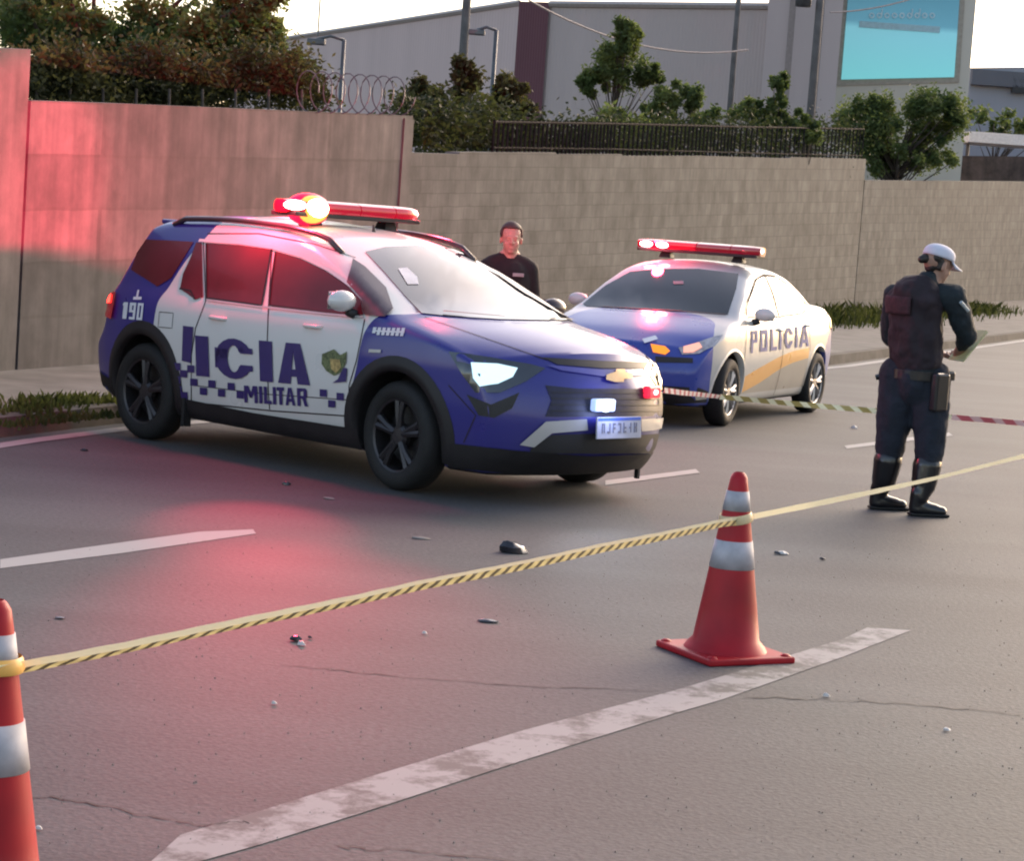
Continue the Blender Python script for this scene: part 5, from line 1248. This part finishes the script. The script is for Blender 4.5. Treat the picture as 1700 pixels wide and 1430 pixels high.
shard(140, 748, 14, 4, M_DBL, 'dark crumb behind the rear wheel near the edge line')
shard(1418, 710, 12, 5, M_DWH, 'pale scrap above the short dash left of the officer')
rnd = random.Random(3); GR = MB()
for _ in range(900):
    g = G(rnd.uniform(0, 1700), rnd.uniform(700, 1430)); GR.ball((g.x, g.y, .002), rnd.uniform(.0012, .0035), 5)
tag(GR.build('grit', M_DGR), kind='stuff')

# ------------------------------------------------------------------ people
M_SKIN = mat('skin', (.36, .20, .14), .5, var=.08, scale=25); M_HAIR = mat('dark_hair', (.02, .015, .012), .5, var=.3, scale=60)
M_NAVY = mat('navy_trousers', (.010, .014, .024), .85, var=.3, scale=7, bump=.6); M_SHIRT = mat('dark_green_shirt', (.007, .014, .019), .8, var=.3, scale=8, bump=.6)
M_VEST = mat('maroon_black_vest', (.016, .009, .013), .8, var=.35, scale=5, bump=.5); M_BOOT = mat('boot_leather', (.006, .006, .008), .28, var=.2, coat=.3)
M_CAP = mat('white_cap', (.62, .62, .70), .7, var=.05); M_JACK = mat('dark_brown_jacket', (.012, .007, .008), .8, var=.3, bump=.4)
def caps(bm, a, b_, ra, rb, sx=1, sy=1, n=14, ref=None):
    """tapered capsule between two points with an elliptical section"""
    a = Vector(a); b_ = Vector(b_); t = (b_-a).normalized(); r_ = ref or (Vector((1, 0, 0)) if abs(t.z) > .7 else Vector((0, 0, 1)))
    y = t.cross(r_).normalized(); x = y.cross(t).normalized(); V = []; st = []
    for k in range(1, 5): ph = -math.pi/2+math.pi/2*k/4; st.append((a+t*math.sin(ph)*ra, ra*math.cos(ph)))
    for k in range(0, 4): ph = math.pi/2*k/4; st.append((b_+t*math.sin(ph)*rb, rb*math.cos(ph)))
    for p, q in st:
        for k in range(n):
            th = 2*math.pi*k/n; V.append(p+x*math.cos(th)*q*sx+y*math.sin(th)*q*sy)
    m = len(st); F = [(i*n+k, i*n+(k+1) % n, (i+1)*n+(k+1) % n, (i+1)*n+k) for i in range(m-1) for k in range(n)]+[tuple(range(n))[::-1], tuple((m-1)*n+k for k in range(n))]
    bm.add(V, F)
def body_mesh(mb, name, m, parent, voxel, smooth=4, fac=.6):
    me = bpy.data.meshes.new(name); me.from_pydata([tuple(v) for v in mb.V], [], mb.F); o = link(name, me, m, None)
    md = o.modifiers.new('r', 'REMESH'); md.mode = 'VOXEL'; md.voxel_size = voxel
    s_ = o.modifiers.new('s', 'SMOOTH'); s_.iterations = smooth; s_.factor = fac
    dg = bpy.context.evaluated_depsgraph_get(); m2 = bpy.data.meshes.new_from_object(o.evaluated_get(dg)); o.modifiers.clear(); o.data = m2
    m2.polygons.foreach_set('use_smooth', [True]*len(m2.polygons)); o.parent = parent; return o
def head_parts(B, c, yaw, pitch, s=1):
    """head centred on c; returns a function placing head-local points (x forward, z up)"""
    M_ = Matrix.Rotation(yaw, 3, 'Z') @ Matrix.Rotation(pitch, 3, 'Y'); c = Vector(c)
    def h(x, y, z): return c+M_ @ Vector((x*s, y*s, z*s))
    def el(p, rad):
        b0_ = len(B.V); B.ball((0, 0, 0), rad, 18)
        for i in range(b0_, len(B.V)): B.V[i] = h(*p)+M_ @ (B.V[i]*s)
    el((-.012, 0, .035), (.098, .078, .090)); el((.02, 0, -.03), (.070, .062, .085)); el((.045, 0, -.085), (.036, .036, .026))
    el((.088, 0, -.012), (.020, .013, .026)); el((.096, 0, -.024), (.014, .016, .011)); el((.082, 0, .022), (.012, .05, .010))
    el((.076, 0, -.058), (.014, .024, .006)); el((.075, 0, -.068), (.013, .02, .006))
    for y in (-1, 1):
        el((.078, y*.032, .004), (.010, .014, .008)); el((-.005, y*.078, -.008), (.020, .010, .033)); el((.058, y*.038, -.030), (.02, .018, .018))
    return h, M_
def hand(B, wrist, d, palm_n, curl=.6, side=1, s=1):
    """palm and five fingers; d = direction of the palm, palm_n = direction the palm faces"""
    d = Vector(d).normalized(); pn = (Vector(palm_n)-d*Vector(palm_n).dot(d)).normalized(); ac = d.cross(pn)*side; w = Vector(wrist)
    caps(B, w+d*.02, w+d*.075, .028*s, .036*s, .55, 1.0, ref=pn)
    for i, (off_, ln) in enumerate(((-.030, .070), (-.010, .080), (.010, .075), (.029, .058))):
        p = w+d*.092*s+ac*off_*s; dd = d.copy(); rad = .0085*s
        for j, f in enumerate((.45, .32, .23)):
            c_ = curl*(.55+.35*j)+.05*i; dd = (dd*math.cos(c_)+pn*math.sin(c_)).normalized(); q = p+dd*ln*f*s; caps(B, p, q, rad, rad*.88, n=8); p = q; rad *= .88
    p = w+d*.035-ac*.034; t1 = (d*.75-ac*.6+pn*.45).normalized(); q = p+t1*.038; caps(B, p, q, .0115, .010, n=8); caps(B, q, q+(d*.8+pn*.6).normalized()*.03, .010, .008, n=8)

def shoe(B, ankle, heading, m=None):
    """boot with sole; ankle point above the heel"""
    a = Vector(ankle); f = Vector((math.cos(heading), math.sin(heading), 0))
    caps(B, a+Vector((0, 0, -.0))-f*.01, Vector((a.x, a.y, .045))-f*.02, .052, .045, 1, 1)
    caps(B, Vector((a.x, a.y, .042))-f*.02, Vector((a.x, a.y, .036))+f*.15, .042, .034, 1.0, 1.15, ref=Vector((0, 0, 1)))
    caps(B, Vector((a.x, a.y, .06)), Vector((a.x, a.y, .045))+f*.11, .045, .036, 1, 1.05, ref=Vector((0, 0, 1)))

# officer seen from behind, head turned to the right, holding papers
fr_ft = G(1524, 857); fl_ft = G(1458, 846); mid = (fr_ft+fl_ft)/2
H0 = R(38); off_root = empty('person', (mid.x, mid.y, 0), H0, label='officer seen from behind in white cap, dark uniform and high boots holding papers', cat='person')
def loc2(p): q = p-Vector((mid.x, mid.y, 0)); c, s = math.cos(-H0), math.sin(-H0); return Vector((q.x*c-q.y*s, q.x*s+q.y*c, q.z))
# depth plane through the officer: pixel -> local point, with an extra push along the viewing direction
def pj(px, py, dy=0): return loc2(D(px, py, mid.y+dy))
ar = loc2(fr_ft); al = loc2(fl_ft); ar.z = al.z = 0
hipR = pj(1545, 650, -.02); hipL = pj(1490, 645, .08); kneeR = pj(1543, 752, -.05); kneeL = pj(1478, 745, .08)
hipR.z = hipL.z = .86; hp = pj(1520, 620); chest = pj(1520, 500); neck0 = pj(1540, 470); headc = pj(1556, 441, .03)
shR = pj(1582, 492, -.10); shL = pj(1488, 492, .14); elR = pj(1606, 556, -.03); wrR = pj(1588, 592, .20); elL = pj(1478, 560, .26); wrL = pj(1562, 588, .42)
Bd = MB()
caps(Bd, hp-Vector((0, 0, .02)), chest+Vector((0, 0, -.05)), .135, .145, .78, 1.15, ref=Vector((1, 0, 0)))
caps(Bd, chest+Vector((0, 0, -.02)), neck0+Vector((-.02, 0, -.02)), .145, .06, .7, 1.2, ref=Vector((1, 0, 0)))
caps(Bd, neck0-Vector((0, 0, .05)), headc-Vector((.0, 0, .05)), .058, .052)
HYAW = R(-12); h_, HM = head_parts(Bd, headc, HYAW, R(15))
for sh, el_, wr in ((shR, elR, wrR), (shL, elL, wrL)):
    caps(Bd, sh, el_, .056, .044); caps(Bd, el_, wr, .043, .028)
for hip, kn, an in ((hipR, kneeR, ar), (hipL, kneeL, al)):
    caps(Bd, hip, kn, .095, .06); caps(Bd, kn, an+Vector((0, 0, .1)), .056, .04); caps(Bd, an+Vector((0, 0, .04)), an+Vector((.1, 0, .035)), .035, .03)
caps(Bd, hipR, hipL, .11, .11)
hand(Bd, wrR, (wrL-wrR).normalized()*.5+Vector((.6, .2, 0)), (0, .3, 1), .5, 1)
hand(Bd, wrL, (wrL-elL).normalized()+Vector((.2, -.3, 0)), (0, .2, 1), .5, -1)
body = body_mesh(Bd, 'body', M_SKIN, off_root, .007, 2, .5)
# trousers
T = MB(); caps(T, hp-Vector((0, 0, .05)), (hipR+hipL)/2-Vector((0, 0, .03)), .150, .155, .82, 1.12, ref=Vector((1, 0, 0)))
for hip, kn, an in ((hipR, kneeR, ar), (hipL, kneeL, al)):
    m_ = hip.lerp(kn, .5); caps(T, hip, m_, .128, .112, 1, .95); caps(T, m_, kn, .112, .094); caps(T, kn, kn.lerp(an, .26), .092, .074); 
    caps(T, hip.lerp(kn, .35)+Vector((0, .0, 0)), hip.lerp(kn, .68), .118, .11, 1.0, 1.05)
tr = body_mesh(T, 'trousers', M_NAVY, off_root, .013, 4)
sb = tr.modifiers.new('d', 'DISPLACE'); tx = bpy.data.textures.new('folds', 'CLOUDS'); tx.noise_scale = .11; tx.noise_depth = 3; sb.texture = tx; sb.strength = .028; sb.mid_level = .5; sb.texture_coords = 'LOCAL'
# boots
for kn, an in ((kneeR, ar), (kneeL, al)):
    S = MB(); tp_ = kn.lerp(an, .20); caps(S, tp_, kn.lerp(an, .5), .092, .080); caps(S, kn.lerp(an, .5), an+Vector((-.0, 0, .12)), .080, .056); shoe(S, an+Vector((0, 0, .14)), R(-30)); 
    bo = body_mesh(S, 'boot', M_BOOT, off_root, .008, 3)
    q = MB(); f = Vector((math.cos(R(-30)), math.sin(R(-30)), 0)); rot = Matrix.Rotation(R(-30), 3, 'Z'); q.box(Vector((an.x, an.y, .012))+f*.065, (.26, .080, .020), rot); q.build('sole', M_RUBBER, bo, bevel=.01)
# shirt with long sleeves, vest over it
S = MB()
caps(S, hp, chest, .145, .155, .82, 1.14, ref=Vector((1, 0, 0))); caps(S, shR.lerp(shL, .08), shR.lerp(shL, .92), .085, .085, 1, 1); caps(S, neck0-Vector((0, 0, .06)), neck0+Vector((0, 0, .01)), .085, .068)
for sh, el_, wr in ((shR, elR, wrR), (shL, elL, wrL)):
    caps(S, sh, sh.lerp(el_, .5), .082, .076); caps(S, sh.lerp(el_, .5), el_, .076, .064); caps(S, el_, el_.lerp(wr, .42), .062, .052)
so_ = body_mesh(S, 'shirt', M_SHIRT, off_root, .012, 4); d_ = so_.modifiers.new('d', 'DISPLACE'); d_.texture = tx; d_.strength = .040; d_.texture_coords = 'LOCAL'
S = MB(); vb = hp+Vector((-.005, 0, .10)); vt = chest+Vector((-.02, 0, .05))
caps(S, vb, chest, .158, .172, .86, 1.14, ref=Vector((1, 0, 0))); caps(S, chest, vt+Vector((0, 0, -.05)), .168, .12, .80, 1.3, ref=Vector((1, 0, 0)))
for k in (-1, 1): caps(S, shR.lerp(shL, .5+.25*k)+Vector((-.01, 0, .01)), chest+Vector((-.02, -.10*k, 0)), .065, .10, .9, 1)
vs_ = body_mesh(S, 'vest', M_VEST, off_root, .012, 4); d_ = vs_.modifiers.new('d', 'DISPLACE'); d_.texture = tx; d_.strength = .05; d_.texture_coords = 'LOCAL'
vm = vs_.data; vb_ = BVHTree.FromPolygons([v.co.copy() for v in vm.vertices], [tuple(p.vertices) for p in vm.polygons])
V = []; nx_, nz_ = 12, 6
for i in range(nx_+1):
    for j in range(nz_+1):
        y = chest.y-.09+.22*i/nx_; z = chest.z-.085+.11*j/nz_; h = vb_.ray_cast(Vector((-2, y, z)), Vector((1, 0, 0)))[0]
        V.append((h if h else Vector((chest.x-.13, y, z)))+Vector((-.014, 0, 0)))
bp_ = mesh('back_patch', V, [(i*(nz_+1)+j, (i+1)*(nz_+1)+j, (i+1)*(nz_+1)+j+1, i*(nz_+1)+j+1) for i in range(nx_) for j in range(nz_)], mat('faded_red_patch', (.040, .013, .018), .8, var=.45, scale=30), vs_, smooth=True)
bp_.modifiers.new('s', 'SOLIDIFY').thickness = .01
# belt, pouch, holster
q = MB(); q.tube([hp+Vector((0, 0, -.035)), hp+Vector((0, 0, .02))], [.155, .155], 28, sx=1.0)
for v in q.V: v.x = hp.x+(v.x-hp.x)*.88; v.y = hp.y+(v.y-hp.y)*1.1
be = q.build('belt', M_BOOT, off_root, smooth=True, edge=40)
q = MB(); q.box(hp+Vector((.02, -.19, -.10)), (.12, .06, .24)); q.build('holster', M_BOOT, be, bevel=.015)
q = MB(); q.box(hp+Vector((.13, -.10, .0)), (.12, .13, .06)); q.build('pouch', M_BOOT, be, bevel=.012)
q = MB(); q.tube([hp+Vector((-.06, .17, -.02)), hp+Vector((-.12, .22, -.05))], [.02, .018], 8); q.build('baton_ring', M_BOOT, be)
# cap, hair
def hm(mb):                                   # move head-local geometry onto the head
    for i in range(len(mb.V)): mb.V[i] = headc+HM @ mb.V[i]
    return mb
q = MB(); prof = []
for k in range(9): a_ = math.pi/2*k/8; prof.append((.108*math.sin(a_) if k else .001, .074*math.cos(a_)**.8))
q.lathe(prof+[(.108, -.016)], 28, (-.008, 0, .06)); 
for v in q.V: v.y *= .86
cap_o = hm(q).build('cap', M_CAP, off_root, smooth=True); sd_ = cap_o.modifiers.new('s', 'SOLIDIFY'); sd_.thickness = .004
q = MB(); nb = 10; V = []
for k in range(nb+1):
    a_ = -1.15+2.3*k/nb; V += [(.085*math.cos(a_)+.005, .088*math.sin(a_), .046), (.085*math.cos(a_)+.105*math.cos(a_)**.7, .075*math.sin(a_), .030-.02*abs(math.sin(a_)))]
q.add(V, [(2*k, 2*k+1, 2*k+3, 2*k+2) for k in range(nb)]); br_ = hm(q).build('brim', M_CAP, cap_o, smooth=True); br_.modifiers.new('s', 'SOLIDIFY').thickness = .005
q = MB(); caps(q, (-.045, 0, .03), (-.045, 0, -.012), .076, .05, .7, 1.08, ref=Vector((1, 0, 0))); caps(q, (-.108, 0, .012), (-.125, 0, .0), .032, .027); caps(q, (-.02, .055, .02), (-.02, .06, -.02), .028, .02); caps(q, (-.02, -.055, .02), (-.02, -.06, -.02), .028, .02)
body_mesh(hm(q), 'hair', M_HAIR, off_root, .008, 3)
q = MB(); q.tube([shR+Vector((-.02, -.085, -.03)), shR.lerp(elR, .35)+Vector((0, -.08, 0))], [.012, .012], 6); q.build('sleeve_piping', mat('pale_piping', (.4, .45, .46), .6), so_)
# papers held in both hands
pc = (wrR+wrL)/2+Vector((.09, -.03, .03)); q = MB(); rot = Matrix.Rotation(R(-20), 3, 'Z') @ Matrix.Rotation(R(-52), 3, 'Y')
q.box((0, 0, 0), (.25, .20, .004), rot); q.box(rot @ Vector((.01, .0, .0045)), (.23, .18, .003), rot @ Matrix.Rotation(R(5), 3, 'Z'))
po = q.build('papers', mat('yellow_paper', (.66, .62, .32), .7)); po.matrix_world = Matrix.Translation((mid.x, mid.y, 0)) @ Matrix.Rotation(H0, 4, 'Z') @ Matrix.Translation(pj(1607, 574, .14))
tag(po, label='yellowish sheets of paper held in the hands of the officer', cat='papers')

# man behind the people carrier, face lit red
py_ = 17.3; g = D(848, 400, py_); P2 = Vector((g.x, py_, 0)); H2 = R(-82)
r2 = empty('person', P2, H2, label='man with short hair and dark jacket standing behind the blue people carrier', cat='person')
Bd = MB(); zt = D(848, 371, py_).z; S_ = zt/1.72
hc = Vector((.02, 0, zt-.125)); ch_ = Vector((0, 0, 1.27*S_)); hp = Vector((0, 0, .98*S_))
caps(Bd, hp, ch_, .14, .15, .75, 1.15, ref=Vector((1, 0, 0))); caps(Bd, ch_, ch_+Vector((0, 0, .17)), .13, .07, .75, 1.3, ref=Vector((1, 0, 0))); caps(Bd, Vector((0, 0, 1.38*S_)), hc-Vector((0, 0, .05)), .062, .058)
head_parts(Bd, hc, R(-4), R(3), 1.05)
arms = []
for k in (-1, 1):
    sh = Vector((0, k*.165, 1.345*S_)); el_ = Vector((-.02, k*.215, 1.10*S_)); wr = Vector((.10, k*.20, .88*S_)); arms.append((sh, el_, wr)); caps(Bd, sh, el_, .056, .046); caps(Bd, el_, wr, .044, .030); hand(Bd, wr, (.2, 0, -1), (0, -k, 0), .4, k)
legs = []
for k in (-1, 1):
    hi = Vector((0, k*.09, .90*S_)); kn = Vector((.02, k*.11, .50*S_)); an = Vector((0, k*.12, .10)); legs.append((hi, kn, an)); caps(Bd, hi, kn, .09, .06); caps(Bd, kn, an, .056, .042); caps(Bd, an-Vector((0, 0, .06)), an+Vector((.12, 0, -.065)), .035, .03)
body_mesh(Bd, 'body', mat('skin_pale', (.42, .26, .20), .5, var=.08, scale=25), r2, .007, 2, .5)
q = MB(); caps(q, hp-Vector((0, 0, .04)), ch_, .165, .172, .8, 1.14, ref=Vector((1, 0, 0))); caps(q, Vector((0, -.13, 1.345*S_)), Vector((0, .13, 1.345*S_)), .075, .075); caps(q, Vector((-.01, 0, 1.38*S_)), Vector((-.015, 0, 1.46*S_)), .088, .075)
for k in (-1, 1): caps(q, Vector((-.01, 0, 1.43*S_)), Vector((-.01, k*.13, 1.375*S_)), .07, .075)
for sh, el_, wr in arms: caps(q, sh, el_, .080, .066); caps(q, el_, el_.lerp(wr, .9), .062, .048)
jk = body_mesh(q, 'jacket', M_JACK, r2, .012, 4)
q = MB(); q.box(ch_+Vector((.142, .06, .03)), (.012, .09, .028)); q.build('name_tag', mat('name_tag', (.35, .33, .33), .6), jk, bevel=.003)
q = MB(); caps(q, Vector((0, 0, .95*S_)), Vector((0, 0, .88*S_)), .15, .15, .8, 1.12, ref=Vector((1, 0, 0)))
for hi, kn, an in legs: caps(q, hi, kn, .108, .082); caps(q, kn, an+Vector((0, 0, .03)), .08, .066)
body_mesh(q, 'trousers', M_NAVY, r2, .013, 4)
for hi, kn, an in legs:
    q = MB(); shoe(q, an+Vector((0, 0, .02)), 0); body_mesh(q, 'shoe', M_BOOT, r2, .009, 2)
q = MB(); b0_ = hc
q.ball(b0_+Vector((-.015, 0, .042)), (.106, .0855, .098), 28); hr = MB()
# hair shell: keep the crown and the back of the head
V = []; keep = [v for v in q.V]
bmh = bmesh.new(); vv = [bmh.verts.new(v) for v in q.V]
for f in q.F:
    try: bmh.faces.new([vv[i] for i in f])
    except Exception: pass
dl = [f for f in bmh.faces if (f.calc_center_median()-b0_).x > .012 and (f.calc_center_median()-b0_).z < .088-.3*((f.calc_center_median()-b0_).x < .03)*.2 or (f.calc_center_median()-b0_).z < .0]
bmesh.ops.delete(bmh, geom=dl, context='FACES'); me = bpy.data.meshes.new('hair'); bmh.to_mesh(me); bmh.free()
ho = link('hair', me, mat('brown_hair', (.05, .03, .025), .6, var=.3, scale=50), r2); ho.modifiers.new('s', 'SOLIDIFY').thickness = -.006
